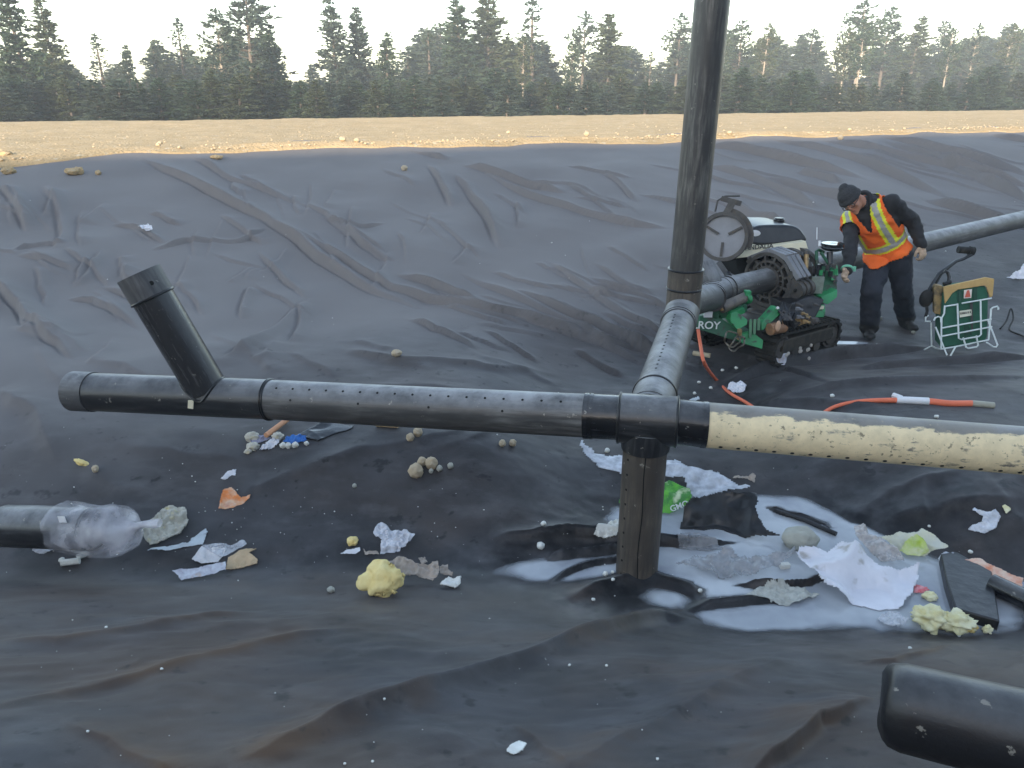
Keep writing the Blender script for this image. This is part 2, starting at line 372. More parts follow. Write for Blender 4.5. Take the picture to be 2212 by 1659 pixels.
# ------------------------------------------------------------------ mesh builder
class B:
    def __init__(s): s.v = []; s.f = []; s.uv = []; s.mi = []
    def add(s, vs, fs, uvs=None, mi=0):
        o = len(s.v); s.v += [tuple(q) for q in vs]
        for i, f in enumerate(fs):
            s.f.append(tuple(o + k for k in f)); s.uv.append(uvs[i] if uvs else [(0, 0)] * len(f)); s.mi.append(mi)
    def box(s, c, sz, rot=None, mi=0):
        c = Vector(c); h = Vector(sz) / 2; rot = rot or Matrix.Identity(3)
        vs = [c + rot @ Vector((x * h.x, y * h.y, z * h.z)) for x in (-1, 1) for y in (-1, 1) for z in (-1, 1)]
        s.add(vs, [(0, 1, 3, 2), (4, 6, 7, 5), (0, 4, 5, 1), (2, 3, 7, 6), (0, 2, 6, 4), (1, 5, 7, 3)], mi=mi)
    def beam(s, p, q, wd, h, up=(0, 0, 1), mi=0):
        p = Vector(p); q = Vector(q); x = (q - p).normalized(); u = Vector(up)
        y = u.cross(x); y = y.normalized() if y.length > 1e-5 else x.orthogonal().normalized(); z = x.cross(y)
        s.box((p + q) / 2, ((q - p).length, wd, h), Matrix((x, y, z)).transposed(), mi)
    def tube(s, pts, r, n=16, cap=True, sq=(1, 1), closed=False, mi=0, upv=None):
        pts = [Vector(p) for p in pts]; m = len(pts)
        rs = r if isinstance(r, (list, tuple)) else [r] * m
        vs = []; nrm = None; ln = [0]
        for i in range(1, m): ln.append(ln[-1] + (pts[i] - pts[i - 1]).length)
        for i, p in enumerate(pts):
            if closed: t = pts[(i + 1) % m] - pts[i - 1]
            else: t = pts[min(i + 1, m - 1)] - pts[max(i - 1, 0)]
            if t.length < 1e-9: t = Vector((0, 0, 1))
            t.normalize()
            if nrm is None: nrm = (Vector(upv) if upv is not None else t.orthogonal())
            nrm = nrm - t * nrm.dot(t); nrm = nrm.normalized() if nrm.length > 1e-6 else t.orthogonal().normalized()
            b = t.cross(nrm)
            for k in range(n):
                a = 2 * math.pi * k / n; rr_ = rs[i] if not isinstance(rs[i], tuple) else 1
                ra = rs[i][0] if isinstance(rs[i], tuple) else rs[i] * sq[0]; rb = rs[i][1] if isinstance(rs[i], tuple) else rs[i] * sq[1]
                vs.append(p + nrm * (math.cos(a) * ra) + b * (math.sin(a) * rb))
        fs = []; us = []
        for i in range(m if closed else m - 1):
            j = (i + 1) % m
            for k in range(n):
                l = (k + 1) % n; fs.append((i * n + k, i * n + l, j * n + l, j * n + k))
                u0, u1 = ln[i], (ln[j] if j else ln[-1] + .1); us.append([(u0, k / n), (u0, (k + 1) / n), (u1, (k + 1) / n), (u1, k / n)])
        if cap and not closed:
            fs.append(tuple(range(n))[::-1]); us.append([(0, 0)] * n); fs.append(tuple((m - 1) * n + k for k in range(n))); us.append([(0, 0)] * n)
        s.add(vs, fs, us, mi)
    def pipe(s, p, q, ro, ri=None, n=40, segs=8, ends=(True, True), mi=0):
        """hollow pipe with a real wall"""
        p = Vector(p); q = Vector(q); ri = ri or ro * .88; up = Vector((0, 0, 1)) if abs((q - p).normalized().z) < .95 else Vector((0, 1, 0))
        a = [p + (q - p) * i / segs for i in range(segs + 1)]
        s.tube(a, ro, n, cap=False, mi=mi, upv=up)
        s.tube([q, p], ri, n, cap=False, mi=mi, upv=up)
        x = (q - p).normalized(); y = up - x * up.dot(x); y.normalize(); z = x.cross(y)
        for e, c in ((0, p), (1, q)):
            vs = []
            for rad in (ri, ro):
                for k in range(n):
                    t = 2 * math.pi * k / n; vs.append(c + y * (math.cos(t) * rad) + z * (math.sin(t) * rad))
            fs = [(k, (k + 1) % n, n + (k + 1) % n, n + k) for k in range(n)]
            if e == 0: fs = [f[::-1] for f in fs]
            s.add(vs, fs, mi=mi)
    def ring(s, c, ax, r0, r1, th, a0=0, a1=360, n=40, ref=None, mi=0):
        """flat annulus (or a sector of one) of thickness th"""
        c = Vector(c); ax = Vector(ax).normalized(); ref = Vector(ref or (0, 0, 1)); y = (ref - ax * ref.dot(ax)).normalized(); z = ax.cross(y)
        full = abs(a1 - a0) >= 359.9; m = max(2, int(n * abs(a1 - a0) / 360)); K_ = m if full else m + 1; vs = []
        for i in range(K_):
            t = R(a0 + (a1 - a0) * i / m); d = y * math.cos(t) + z * math.sin(t)
            vs += [c + d * r0 - ax * th / 2, c + d * r1 - ax * th / 2, c + d * r1 + ax * th / 2, c + d * r0 + ax * th / 2]
        fs = []
        for i in range(m):
            j = (i + 1) % K_
            for k in range(4): l = (k + 1) % 4; fs.append((i * 4 + k, i * 4 + l, j * 4 + l, j * 4 + k))
        if not full: fs += [(3, 2, 1, 0), ((K_ - 1) * 4, (K_ - 1) * 4 + 1, (K_ - 1) * 4 + 2, (K_ - 1) * 4 + 3)]
        s.add(vs, fs, mi=mi)
    def cyl(s, p, q, r, n=20, mi=0): s.tube([p, q], r, n, True, mi=mi)
    def prism(s, poly, vec, mi=0):
        poly = [Vector(p) for p in poly]; vec = Vector(vec); n = len(poly)
        fs = [tuple(range(n)), tuple(range(n, 2 * n))[::-1]] + [(k, n + k, n + (k + 1) % n, (k + 1) % n) for k in range(n)]
        s.add(poly + [p + vec for p in poly], fs, mi=mi)
    def ell(s, c, r, rot=None, nu=20, nv=12, mi=0):
        c = Vector(c); rot = rot or Matrix.Identity(3); vs = [c + rot @ Vector((0, 0, r[2]))]
        for i in range(1, nv):
            t = math.pi * i / nv
            for k in range(nu): a = 2 * math.pi * k / nu; vs.append(c + rot @ Vector((r[0] * math.sin(t) * math.cos(a), r[1] * math.sin(t) * math.sin(a), r[2] * math.cos(t))))
        vs.append(c + rot @ Vector((0, 0, -r[2]))); fs = [(0, 1 + k, 1 + (k + 1) % nu) for k in range(nu)]
        for i in range(nv - 2):
            for k in range(nu): fs.append((1 + i * nu + k, 1 + (i + 1) * nu + k, 1 + (i + 1) * nu + (k + 1) % nu, 1 + i * nu + (k + 1) % nu))
        e = len(vs) - 1; fs += [(e, 1 + (nv - 2) * nu + (k + 1) % nu, 1 + (nv - 2) * nu + k) for k in range(nu)]
        s.add(vs, fs, mi=mi)
    def mesh(s, name, off=Vector((0, 0, 0)), smooth=35, mats=()):
        me = bpy.data.meshes.new(name); me.from_pydata([tuple(Vector(v) - off) for v in s.v], [], s.f)
        uvl = me.uv_layers.new(name='UVMap'); flat = [c for u in s.uv for q in u for c in q]
        uvl.data.foreach_set('uv', flat)
        for m in mats: me.materials.append(m)
        if any(s.mi): me.polygons.foreach_set('material_index', s.mi)
        bm = bmesh.new(); bm.from_mesh(me); bmesh.ops.recalc_face_normals(bm, faces=bm.faces); bm.to_mesh(me); bm.free()
        if smooth is not None:
            me.polygons.foreach_set('use_smooth', [True] * len(me.polygons)); me.set_sharp_from_angle(angle=R(smooth))
        me.update(); return me
def thing(name, label, cat, loc, group=None):
    o = bpy.data.objects.new(name, None); COL.objects.link(o); o.location = loc; o.empty_display_size = .1
    o['label'] = label; o['category'] = cat
    if group: o['group'] = group
    return o
def tag(o, label, cat, group=None):
    o['label'] = label; o['category'] = cat
    if group: o['group'] = group
    return o
def root_loc(p):
    v = Vector((0, 0, 0))
    while p: v = v + p.location; p = p.parent
    return v
def put(name, b, mat, parent=None, smooth=35, bevel=0, loc=None, label=None):
    """one mesh object; b holds world coordinates"""
    base = root_loc(parent); org = base if loc is None else Vector(loc)
    me = b.mesh(name, org, smooth, mat if isinstance(mat, (list, tuple)) else (mat,))
    o = bpy.data.objects.new(name, me); COL.objects.link(o)
    if parent: o.parent = parent
    o.location = org - base
    if bevel:
        md = o.modifiers.new('bevel', 'BEVEL'); md.width = bevel; md.segments = 2; md.limit_method = 'ANGLE'
    if label: o['label'] = label
    return o
def copy_part(o, parent, loc):
    c = o.copy(); COL.objects.link(c); c.parent = parent; c.location = Vector(loc) - root_loc(parent); return c
def lettering(txt, parent, origin, xdir, ydir, size, mat, ext=.0015, bold=.0):
    cu = bpy.data.curves.new('lettering', 'FONT'); cu.body = txt; cu.size = size; cu.extrude = ext; cu.offset = bold
    t = bpy.data.objects.new('t', cu); COL.objects.link(t); dg = bpy.context.evaluated_depsgraph_get()
    me = bpy.data.meshes.new_from_object(t.evaluated_get(dg)); bpy.data.objects.remove(t)
    x = Vector(xdir).normalized(); y = Vector(ydir); y = (y - x * y.dot(x)).normalized(); z = x.cross(y)
    me.transform(Matrix((x, y, z)).transposed().to_4x4()); me.materials.clear(); me.materials.append(mat)
    o = bpy.data.objects.new('lettering', me); COL.objects.link(o); o.parent = parent; o.location = Vector(origin) - root_loc(parent); return o
def grid_obj(name, X, Y, Z, mat, mask=None, closed_u=False, zone=None):
    nr, nc = X.shape; me = bpy.data.meshes.new(name)
    vs = np.stack([X, Y, Z], -1).reshape(-1, 3)
    i = np.arange(nr - 1)[:, None]; j = np.arange(nc if closed_u else nc - 1)[None, :]; j2 = (j + 1) % nc
    q = np.stack([i * nc + j + 0 * j, i * nc + j2, (i + 1) * nc + j2, (i + 1) * nc + j], -1)
    if mask is not None: q = q[mask]
    q = q.reshape(-1, 4)
    used = np.zeros(len(vs), bool); used[q.ravel()] = True; idx = np.cumsum(used) - 1; vs = vs[used]; q = idx[q]
    me.vertices.add(len(vs)); me.vertices.foreach_set('co', vs.ravel().astype(np.float32))
    me.loops.add(q.size); me.loops.foreach_set('vertex_index', q.ravel().astype(np.int32))
    me.polygons.add(len(q)); me.polygons.foreach_set('loop_start', (np.arange(len(q)) * 4).astype(np.int32))
    me.update(calc_edges=True); me.polygons.foreach_set('use_smooth', [True] * len(q))
    if zone is not None:
        at = me.color_attributes.new('zone', 'FLOAT_COLOR', 'POINT'); z = zone.reshape(-1, 4)[used]; at.data.foreach_set('color', z.ravel().astype(np.float32))
    me.materials.append(mat); o = bpy.data.objects.new(name, me); COL.objects.link(o); return o

# ------------------------------------------------------------------ setting: liner, soil, added shade mound, water
def edge_s(a): return EDGE + .10 * (fbm(a * .5, a * 0, 3, 3) - .5) * 2 + .05 * (vn(a * 3, a * 0, 8) - .5) - .55 * np.exp(-((a + 3.3) / 1.5) ** 2) - .25 * np.exp(-((a + 1.6) / .5) ** 2)
th = np.concatenate([np.linspace(-180, -48, 40, endpoint=False), np.linspace(-48, 48, 960), np.linspace(48.3, 180, 40, endpoint=False)[1:]])
rad = np.concatenate([[.15, .4, .7, .95], np.exp(np.linspace(math.log(1.15), math.log(7), 440)), np.exp(np.linspace(math.log(7.015), math.log(26), 600)), np.exp(np.linspace(math.log(26.3), math.log(34), 14))])
TT, RR = np.meshgrid(R(1) * th, rad)
LX, LY = RR * np.sin(TT), RR * np.cos(TT)
LZ = height(LX, LY); LS, LA = s_of(LX, LY), a_of(LX, LY)
LZ = LZ - sst(.02, .35, LS - edge_s(LA)) * .12
mask = ((LS < edge_s(LA) + .9) & (LS > -4) & (LA > -30) & (LA < 45))[:-1, :-1]
zr = sst(4.0, 7.4, LS - .25 * (LX + 1) + 1.2 * (fbm(LX, LY, 61, 3) - .5)) * .92 + .08
zw = np.exp(-(((LX - 1.5) / 1.6) ** 4 + ((LY - 3.45) / .85) ** 4)) + .9 * np.exp(-(((LX - 1.7) / .9) ** 2 + ((LY - 5.7) / .9) ** 2)) + .6 * np.exp(-((LY - 3.4) / .25) ** 2) * sst(1, 0, LX)
zw = np.clip(zw * (.5 + fbm(LX * 3, LY * 3, 71, 3)), 0, 1)
zm = np.clip(sst(4.6, 2.2, LY) + .35, 0, 1)
fh_ = folds_h(LX, LY) * (LY < 3.3); zm = np.clip(zm * .5 * (1 - zr) + np.clip(fh_ / .028, 0, 1) * .9, 0, 1)  # brown tone along the near fold ridges
zone = np.stack([zr, zw, zm, np.ones_like(zr)], -1)
liner_mat = mat_liner()
liner = grid_obj('pit_liner', LX, LY, LZ, liner_mat, mask, False, zone); liner['kind'] = 'structure'

soil_mat = pm('sandy soil', (.53, .385, .225), (.42, .30, .165), 1.6, .95, .03, 22, lo=.3, hi=.7, c3=(.56, .46, .32), s3=9, spec=.2)
def soil_z(a, s):
    X = a * AL[0] + s * NR[0]; Y = a * AL[1] + s * NR[1]
    z = 1.445 + .195 * 0
    z = 1.42 + .004 * (s - 13) + .03 * sst(13, 13.6, s)
    z = z + .06 * sst(20, 24, s) * (.75 + .5 * fbm(a * .25, s * .2, 5, 3)) - 1.6 * sst(25.0, 31, s)
    z = z + .05 * (fbm(a * .9, s * .9, 6, 4) - .5) + .03 * (fbm(a * 4, s * 4, 12, 3) - .5) * sst(40, 25, s)
    z = z + .07 * np.exp(-((a + 6.5) / 2.0) ** 2) * np.exp(-((s - 24) / 1.5) ** 2)
    return X, Y, z
aa = np.concatenate([np.linspace(-260, -22, 60, endpoint=False), np.linspace(-22, 42, 820), np.linspace(42.6, 330, 60)])
ss = np.concatenate([np.linspace(0, 1, 60) ** 1.3 * 3, 3 + np.linspace(.03, 10, 130), np.linspace(13.3, 60, 40), np.linspace(75, 900, 22)])
AA, SS0 = np.meshgrid(aa, ss)
SS = SS0 + edge_s(AA) * np.clip(1 - SS0 / 6, 0, 1) + EDGE * np.clip(SS0 / 6, 0, 1)
SX, SY, SZ = soil_z(AA, SS)
hz_ = height(SX[:75], SY[:75]); k_ = np.clip(1 - SS0[:75] / 1.0, 0, 1)
SZ[:75] = SZ[:75] * (1 - k_) + (hz_ + .02 + .05 * np.clip(SS0[:75] / .3, 0, 1)) * k_
SZ[0] -= .05
soil = grid_obj('soil_ground', SX, SY, SZ, soil_mat); soil['kind'] = 'structure'

# mound added unseen behind the camera to keep the evening sun off the pit
SH = -sdir.dot(Vector((NR[0], NR[1], 0)))            # horizontal advance of a sunbeam towards the berm
SH_H = math.tan(SUN_EL) * math.cos(SUN_EL)
S_RIDGE = -20.0
Z_RIDGE = 1.45 + (EDGE - .55 - S_RIDGE) / (SH / math.cos(SUN_EL)) * math.tan(SUN_EL)
ma = np.linspace(-170, 190, 240); ms = np.concatenate([np.linspace(-3.2, -19, 40), np.linspace(-19.5, -22, 8), np.linspace(-24, -60, 14), np.linspace(-80, -900, 12)])
MA, MS = np.meshgrid(ma, ms)
MZ = .70 + (Z_RIDGE - .70) * sst(-4, -20.5, MS) ** .8 + .35 * (fbm(MA * .3, MS * .3, 9, 4) - .5) * sst(-4, -9, MS) * sst(-18.5, -15, MS) + .10 * (fbm(MA * .8, MS * .8, 2, 3) - .5) - (Z_RIDGE - .2) * sst(-26, -70, MS)
mound = grid_obj('shade_mound', MA * AL[0] + MS * NR[0], MA * AL[1] + MS * NR[1], MZ, pm('shade mound soil', (.085, .074, .060), (.055, .050, .042), .8, .95, .03, 8), None); mound['kind'] = 'structure'
for sgn in (-1, 1):      # ground beside the pit
    a_ = np.linspace(29.5 if sgn < 0 else 44.5, 300, 30) * sgn; s_ = np.linspace(-4.5, 14.5, 40); A_, S_ = np.meshgrid(a_, s_)
    Z_ = 1.40 - .7 * sst(4, -3, S_) + .05 * fbm(A_, S_, 4, 3)
    g_ = grid_obj('side_ground', A_ * AL[0] + S_ * NR[0], A_ * AL[1] + S_ * NR[1], Z_, soil_mat); g_['kind'] = 'structure'

def mat_water():
    m, N, L, b = newmat('murky water')
    b.inputs['Base Color'].default_value = (.40, .43, .47, 1); b.inputs['Roughness'].default_value = .04; b.inputs['IOR'].default_value = 1.33
    tc = N.new('ShaderNodeTexCoord'); n = N.new('ShaderNodeTexNoise'); n.inputs['Scale'].default_value = 3; n.inputs['Detail'].default_value = 6; L.new(tc.outputs['Object'], n.inputs['Vector'])
    r = N.new('ShaderNodeMapRange'); r.inputs[1].default_value = .35; r.inputs[2].default_value = .7; L.new(n.outputs[0], r.inputs[0])
    mx = N.new('ShaderNodeMix'); mx.data_type = 'RGBA'; mx.inputs[6].default_value = (.50, .53, .56, 1); mx.inputs[7].default_value = (.27, .29, .33, 1); L.new(r.outputs[0], mx.inputs[0]); L.new(mx.outputs[2], b.inputs['Base Color'])
    n2 = N.new('ShaderNodeTexNoise'); n2.inputs['Scale'].default_value = 9; L.new(tc.outputs['Object'], n2.inputs['Vector'])
    bp = N.new('ShaderNodeBump'); bp.inputs['Distance'].default_value = .002; bp.inputs['Strength'].default_value = .5; L.new(n2.outputs[0], bp.inputs['Height']); L.new(bp.outputs[0], b.inputs['Normal'])
    at = N.new('ShaderNodeAttribute'); at.attribute_name = 'zone'; L.new(at.outputs['Fac'], b.inputs['Alpha'])      # shallow murky water lets the liner through
    return m
water_mat = mat_water()
wx, wy = np.meshgrid(np.linspace(-.35, 3.4, 260), np.linspace(2.6, 4.4, 130))
wd = np.clip((WATER - height(wx, wy)) / .013, 0, 1); wdk = np.stack([wd, wd, wd, np.ones_like(wd)], -1)
wt = grid_obj('puddle_water', wx, wy, 0 * wx + WATER, water_mat, (wd[:-1, :-1] + wd[1:, 1:] + wd[1:, :-1] + wd[:-1, 1:]) > 0, False, wdk); wt['kind'] = 'structure'
for (cx, cy, hx, hy, up_) in ((3.15, 7.08, .4, .15, .014),):
    wx, wy = np.meshgrid(np.linspace(cx - hx, cx + hx, 8), np.linspace(cy - hy, cy + hy, 8)); z0 = float(height(np.array([cx]), np.array([cy]))[0]) + up_
    w2 = grid_obj('puddle_water', wx, wy, 0 * wx + z0, water_mat, None, False, np.ones(wx.shape + (4,))); w2['kind'] = 'structure'
# ------------------------------------------------------------------ the drain pipes
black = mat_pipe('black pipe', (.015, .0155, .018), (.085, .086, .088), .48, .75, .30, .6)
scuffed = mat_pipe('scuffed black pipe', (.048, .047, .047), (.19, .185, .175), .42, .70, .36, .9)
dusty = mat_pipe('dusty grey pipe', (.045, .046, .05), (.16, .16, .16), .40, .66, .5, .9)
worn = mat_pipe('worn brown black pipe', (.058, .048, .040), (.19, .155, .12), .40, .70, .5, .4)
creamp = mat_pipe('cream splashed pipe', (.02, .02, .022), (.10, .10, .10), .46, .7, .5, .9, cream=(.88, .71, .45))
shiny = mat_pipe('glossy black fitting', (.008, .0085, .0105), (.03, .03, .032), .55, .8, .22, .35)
holem = pm('hole black', (.003, .003, .003), rough=.9)
bead = pm('weld bead black', (.012, .012, .013), rough=.3)
RP = .1095
def ipx(p, q, t): return Vector(p) + (Vector(q) - Vector(p)) * t
TEE = P(1398, 905, 3.72); LEFT = P(160, 845, 4.42); WYE = P(452, 858, 4.24); JOIN = P(582, 863, 4.17); CPL = P(1268, 898, 3.79)
RIGHT = P(2420, 990, 3.40); RC = P(1525, 918, 3.68); STUB = P(1338, 902, 3.755); RSTUB = P(1462, 911, 3.70)
TALL = P(1474, 672, 5.37); TTOP = Vector((TALL.x + .036, TALL.y, 3.55)); ELB = P(1540, 632, 6.55)
MP2 = P(2300, 452, 10.9)
asm = thing('drain_pipe_assembly', 'welded black drain pipes with angled branch, cross fitting, standpipe and cream splashed arm', 'pipe', (TEE.x, TEE.y, -.1))
# left: wye fitting
b = B(); b.pipe(LEFT, JOIN, RP * 1.015); put('wye_body', b, black, asm)
b = B(); dl = (JOIN - LEFT).normalized()
b.pipe(LEFT - dl * .002, LEFT + dl * .135, RP * 1.06, RP * .9, segs=2); put('end_collar', b, dusty, asm)
BR1 = P(300, 592, 4.02); WB = WYE + dl * .02
bd = (BR1 - WB).normalized()
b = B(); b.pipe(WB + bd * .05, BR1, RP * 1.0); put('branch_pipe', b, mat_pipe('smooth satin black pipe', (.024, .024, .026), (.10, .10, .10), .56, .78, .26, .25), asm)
b = B(); b.pipe(BR1 - bd * .02, BR1 + bd * .14 - bd * .14 + bd * .0 + bd * .001, RP * 1.03, RP * .88, segs=1)
b.v = []; b.f = []; b.uv = []; b.mi = []; b.pipe(BR1 - bd * .13, BR1 + bd * .004, RP * 1.06, RP * .89, segs=2); ec = put('end_collar', b, dusty, asm)
b = B(); b.tube([BR1 - bd * .135 + (Matrix.Rotation(2 * math.pi * k / 32, 3, bd) @ bd.orthogonal().normalized()) * RP * 1.03 for k in range(32)], .008, 8, closed=True); put('weld_bead', b, bead, asm)
b = B(); hd = (Vector((0, 0, CAMZ)) - BR1); hd = (hd - bd * hd.dot(bd)).normalized(); hx = (BR1 - bd * .07) + (hd * .93 + bd.cross(hd) * .25).normalized() * RP * 1.06
b.cyl(hx - hd * .01, hx + hd * .0015, .012, 12); put('bolt_hole', b, holem, asm)
# saddle weld of the branch
b = B(); pts = []
for k in range(36):
    t = 2 * math.pi * k / 36; y = bd.orthogonal().normalized(); z = bd.cross(y); p0 = WB + (y * math.cos(t) + z * math.sin(t)) * RP * 1.005
    # slide along the branch to the surface of the run
    lo, hi = 0., .5
    for _ in range(24):
        mid = (lo + hi) / 2; q = p0 + bd * mid - WB; q = q - dl * q.dot(dl)
        if q.length < RP * 1.02: lo = mid
        else: hi = mid
    pts.append(p0 + bd * lo)
b.tube(pts, .007, 8, closed=True); put('weld_bead', b, bead, asm)
b = B(); b.box(P(412, 874, 4.12), (.028, .008, .045), Matrix.Rotation(.2, 3, 'Y')); b.box(P(412, 868, 4.118), (.02, .006, .018)); put('label_tag', b, pm('cream label', (.75, .68, .5), rough=.7), asm)
# run to the cross
b = B(); b.pipe(JOIN, CPL, RP); run = put('perforated_run', b, scuffed, asm)
for q, rr_ in ((JOIN, 1.03), (ipx(JOIN, CPL, .006), 1.025)):
    b = B(); b.tube([q + (Matrix.Rotation(2 * math.pi * k / 32, 3, dl) @ dl.orthogonal().normalized()) * RP * rr_ for k in range(32)], .0055, 8, closed=True); put('weld_bead', b, bead, asm)
DR = (STUB - CPL).normalized()
b = B(); b.pipe(CPL, STUB + DR * .01, RP * 1.02); put('coupling_stub', b, shiny, asm)
b = B(); b.pipe(CPL - DR * .012, CPL + DR * .012, RP * 1.06, RP * .95, segs=1); b.pipe(CPL + DR * .018, CPL + DR * .032, RP * 1.06, RP * .95, segs=1); put('fusion_collar', b, shiny, asm)
dR = (RSTUB - STUB).normalized()
b = B(); b.pipe(STUB, RSTUB, RP * 1.13, RP * .95); put('cross_body', b, black, asm)
for q in (STUB, RSTUB):
    b = B(); b.tube([q + (Matrix.Rotation(2 * math.pi * k / 36, 3, dR) @ dR.orthogonal().normalized()) * RP * 1.115 for k in range(36)], .008, 8, closed=True); put('weld_bead', b, bead, asm)
b = B(); b.pipe(RSTUB, RC, RP * 1.02); put('coupling_stub', b, shiny, asm)
dC = (RIGHT - RC).normalized()
b = B(); b.pipe(RC - dC * .02, RC + dC * .004, RP * 1.05, RP * .95, segs=1); put('fusion_collar', b, shiny, asm)
b = B(); b.pipe(RC, RIGHT, RP * 1.01, segs=16); put('cream_arm', b, creamp, asm, label='arm splashed with cream coloured dried mud')
# perforations
def hole_mesh(r):
    b = B(); b.cyl((0, 0, -.004), (0, 0, .0012), r, 10); return b.mesh('perforation', mats=(holem,))
HM = hole_mesh(.0064); HB = hole_mesh(.0095)
def perf(me, c, nrm):
    o = bpy.data.objects.new('perforation', me); COL.objects.link(o); o.parent = asm; o.location = c - root_loc(asm); o.rotation_mode = 'QUATERNION'; o.rotation_quaternion = Vector(nrm).to_track_quat('Z', 'Y')
def radial(p, ax, ang):
    """direction across the pipe; 0 = up, 90 = towards the camera side"""
    ax = ax.normalized(); u = Vector((0, 0, 1)); u = (u - ax * u.dot(ax)).normalized() if abs(ax.z) < .9 else Vector((0, -1, 0))
    t = (Vector((0, 0, CAMZ)) - p); t = t - ax * t.dot(ax); sgn = 1 if ax.cross(u).dot(t) > 0 else -1
    s_ = ax.cross(u) * sgn; return (u * math.cos(R(ang)) + s_ * math.sin(R(ang))).normalized()
for i in range(17):
    t = .05 + i * .055
    c = ipx(JOIN, CPL, t); n = radial(c, dl, 32); perf(HM, c + n * RP, n)
    if i % 4 == 1: n = radial(c, dl, 66); perf(HM, c + n * RP, n)
for i in range(24):
    c = RC + dC * (.07 + i * .082); n = radial(c, dC, 131); perf(HB, c + n * RP * 1.01, n)
# post
PB = Vector((TEE.x, TEE.y, -.30)); 
b = B(); b.pipe(PB, Vector((TEE.x, TEE.y, TEE.z - .1)), RP * 1.0, segs=10); put('support_post', b, worn, asm)
b = B(); b.pipe(Vector((TEE.x, TEE.y, TEE.z - .155)), Vector((TEE.x, TEE.y, TEE.z - .05)), RP * 1.10, RP * .9, segs=2); put('post_socket', b, black, asm)
b = B(); ct = (Vector((0, 0, 0)) - Vector((TEE.x, TEE.y, 0))).normalized(); cs = Vector((-ct.y, ct.x, 0))
def pd(a): return (ct * math.cos(R(a)) + cs * math.sin(R(a))).normalized()
seam = []
for i in range(15): seam.append(Vector((TEE.x, TEE.y, -.2 + i * .061)) + pd(2 + 2.2 * math.sin(i * .9) + (i > 10) * 1.5) * RP * 1.001)
b.tube(seam, .0028, 6); put('crack', b, holem, asm)
for i in range(9): c = Vector((TEE.x, TEE.y, -.05 + i * .083)); n = pd(-46 if cs.x > 0 else 46); perf(HM, c + n * RP, n)
# lateral running away from the camera
LD = (TALL - TEE).normalized(); LTOP = P(1470, 715, 5.12)
b = B(); b.pipe(TEE + LD * .06, TALL + LD * .1, RP * 1.0, segs=12); put('lateral_pipe', b, dusty, asm)
b = B(); b.tube([TEE + LD * .30 + (Matrix.Rotation(2 * math.pi * k / 36, 3, LD) @ LD.orthogonal().normalized()) * RP * 1.02 for k in range(36)], .008, 8, closed=True); put('weld_bead', b, bead, asm)
b = B(); b.pipe(TEE + LD * .09, TEE + LD * .29, RP * 1.03, RP * .9, segs=2); put('lateral_socket', b, dusty, asm)
for i in range(17):
    c = TEE + LD * (.42 + i * .062); n = radial(c, LD, -8 if i % 1 == 0 else 8); perf(HM, c + n * RP, n)
# tee under the standpipe
b = B(); b.pipe(TALL - LD * .30, TALL - LD * .20, RP * 1.10, RP * .9, segs=2); b.pipe(TALL - LD * .335, TALL - LD * .315, RP * 1.08, RP * .9, segs=1); put('fusion_collar', b, dusty, asm)
b = B(); b.pipe(TALL - LD * .22, TALL + LD * .24, RP * 1.09, RP * .9, segs=4); put('tee_body', b, dusty, asm)
TB = Vector((TALL.x, TALL.y, TALL.z))
b = B(); b.pipe(TB, TB + Vector((0, 0, .16)), RP * 1.08, RP * .9, segs=3); put('standpipe_socket', b, worn, asm)
b = B(); b.pipe(TB + Vector((0, 0, .165)), TB + Vector((0, 0, .30)), RP * 1.10, RP * .9, segs=3); put('standpipe_collar', b, worn, asm)
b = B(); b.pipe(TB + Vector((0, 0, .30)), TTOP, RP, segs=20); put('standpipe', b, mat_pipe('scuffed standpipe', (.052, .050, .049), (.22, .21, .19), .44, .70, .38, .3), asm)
for z_ in (.165, .30):
    b = B(); b.tube([TB + Vector((math.cos(k * math.pi / 16), math.sin(k * math.pi / 16), 0)) * RP * 1.08 + Vector((0, 0, z_)) for k in range(32)], .008, 8, closed=True); put('weld_bead', b, bead, asm)
# elbow behind the standpipe, then the pipe through the fusion machine
b = B(); b.pipe(TALL + LD * .2, ELB - LD * .14, RP * 1.0, segs=6); put('lateral_pipe', b, dusty, asm)
AX = (MP2 - ELB).normalized()
pts = []
for k in range(9):
    t = k / 8; p = (ELB - LD * .16) * (1 - t) ** 2 + ELB * 2 * t * (1 - t) + (ELB + AX * .16) * t * t; pts.append(p)
b = B(); b.tube(pts, RP * 1.04, 32); put('elbow', b, dusty, asm)
b = B()
for k in (-.17, -.11, -.05): b.pipe(ELB + LD * (k - .02), ELB + LD * (k + .005), RP * 1.09, RP * .9, segs=1)
for k in (.12, .19): b.pipe(ELB + AX * k, ELB + AX * (k + .025), RP * 1.09, RP * .9, segs=1)
put('fusion_collar', b, scuffed, asm)
b = B(); b.pipe(ELB + AX * .14, ELB + AX * 1.02, RP * .98, segs=6); put('clamped_pipe', b, scuffed, asm)
STB = P(1523, 575, 6.62)
b = B(); b.tube([ELB + Vector((0, 0, .02)), ELB + Vector((-.02, .02, .1)), STB], RP * .8, 24); b.tube([STB + Vector((math.cos(k * math.pi / 12), math.sin(k * math.pi / 12), 0)) * RP * .84 for k in range(24)], .012, 8, closed=True); put('capped_stub', b, dusty, asm)
far = thing('long_pipe', 'long grey pipe lying up the far slope behind the worker', 'pipe', ELB + AX * 1.1)
b = B(); b.pipe(ELB + AX * 1.06, MP2, RP * 1.0, segs=24); put('pipe_length', b, mat_pipe('pale dusty pipe', (.06, .06, .06), (.20, .20, .20), .36, .6, .5, 1.0), far)
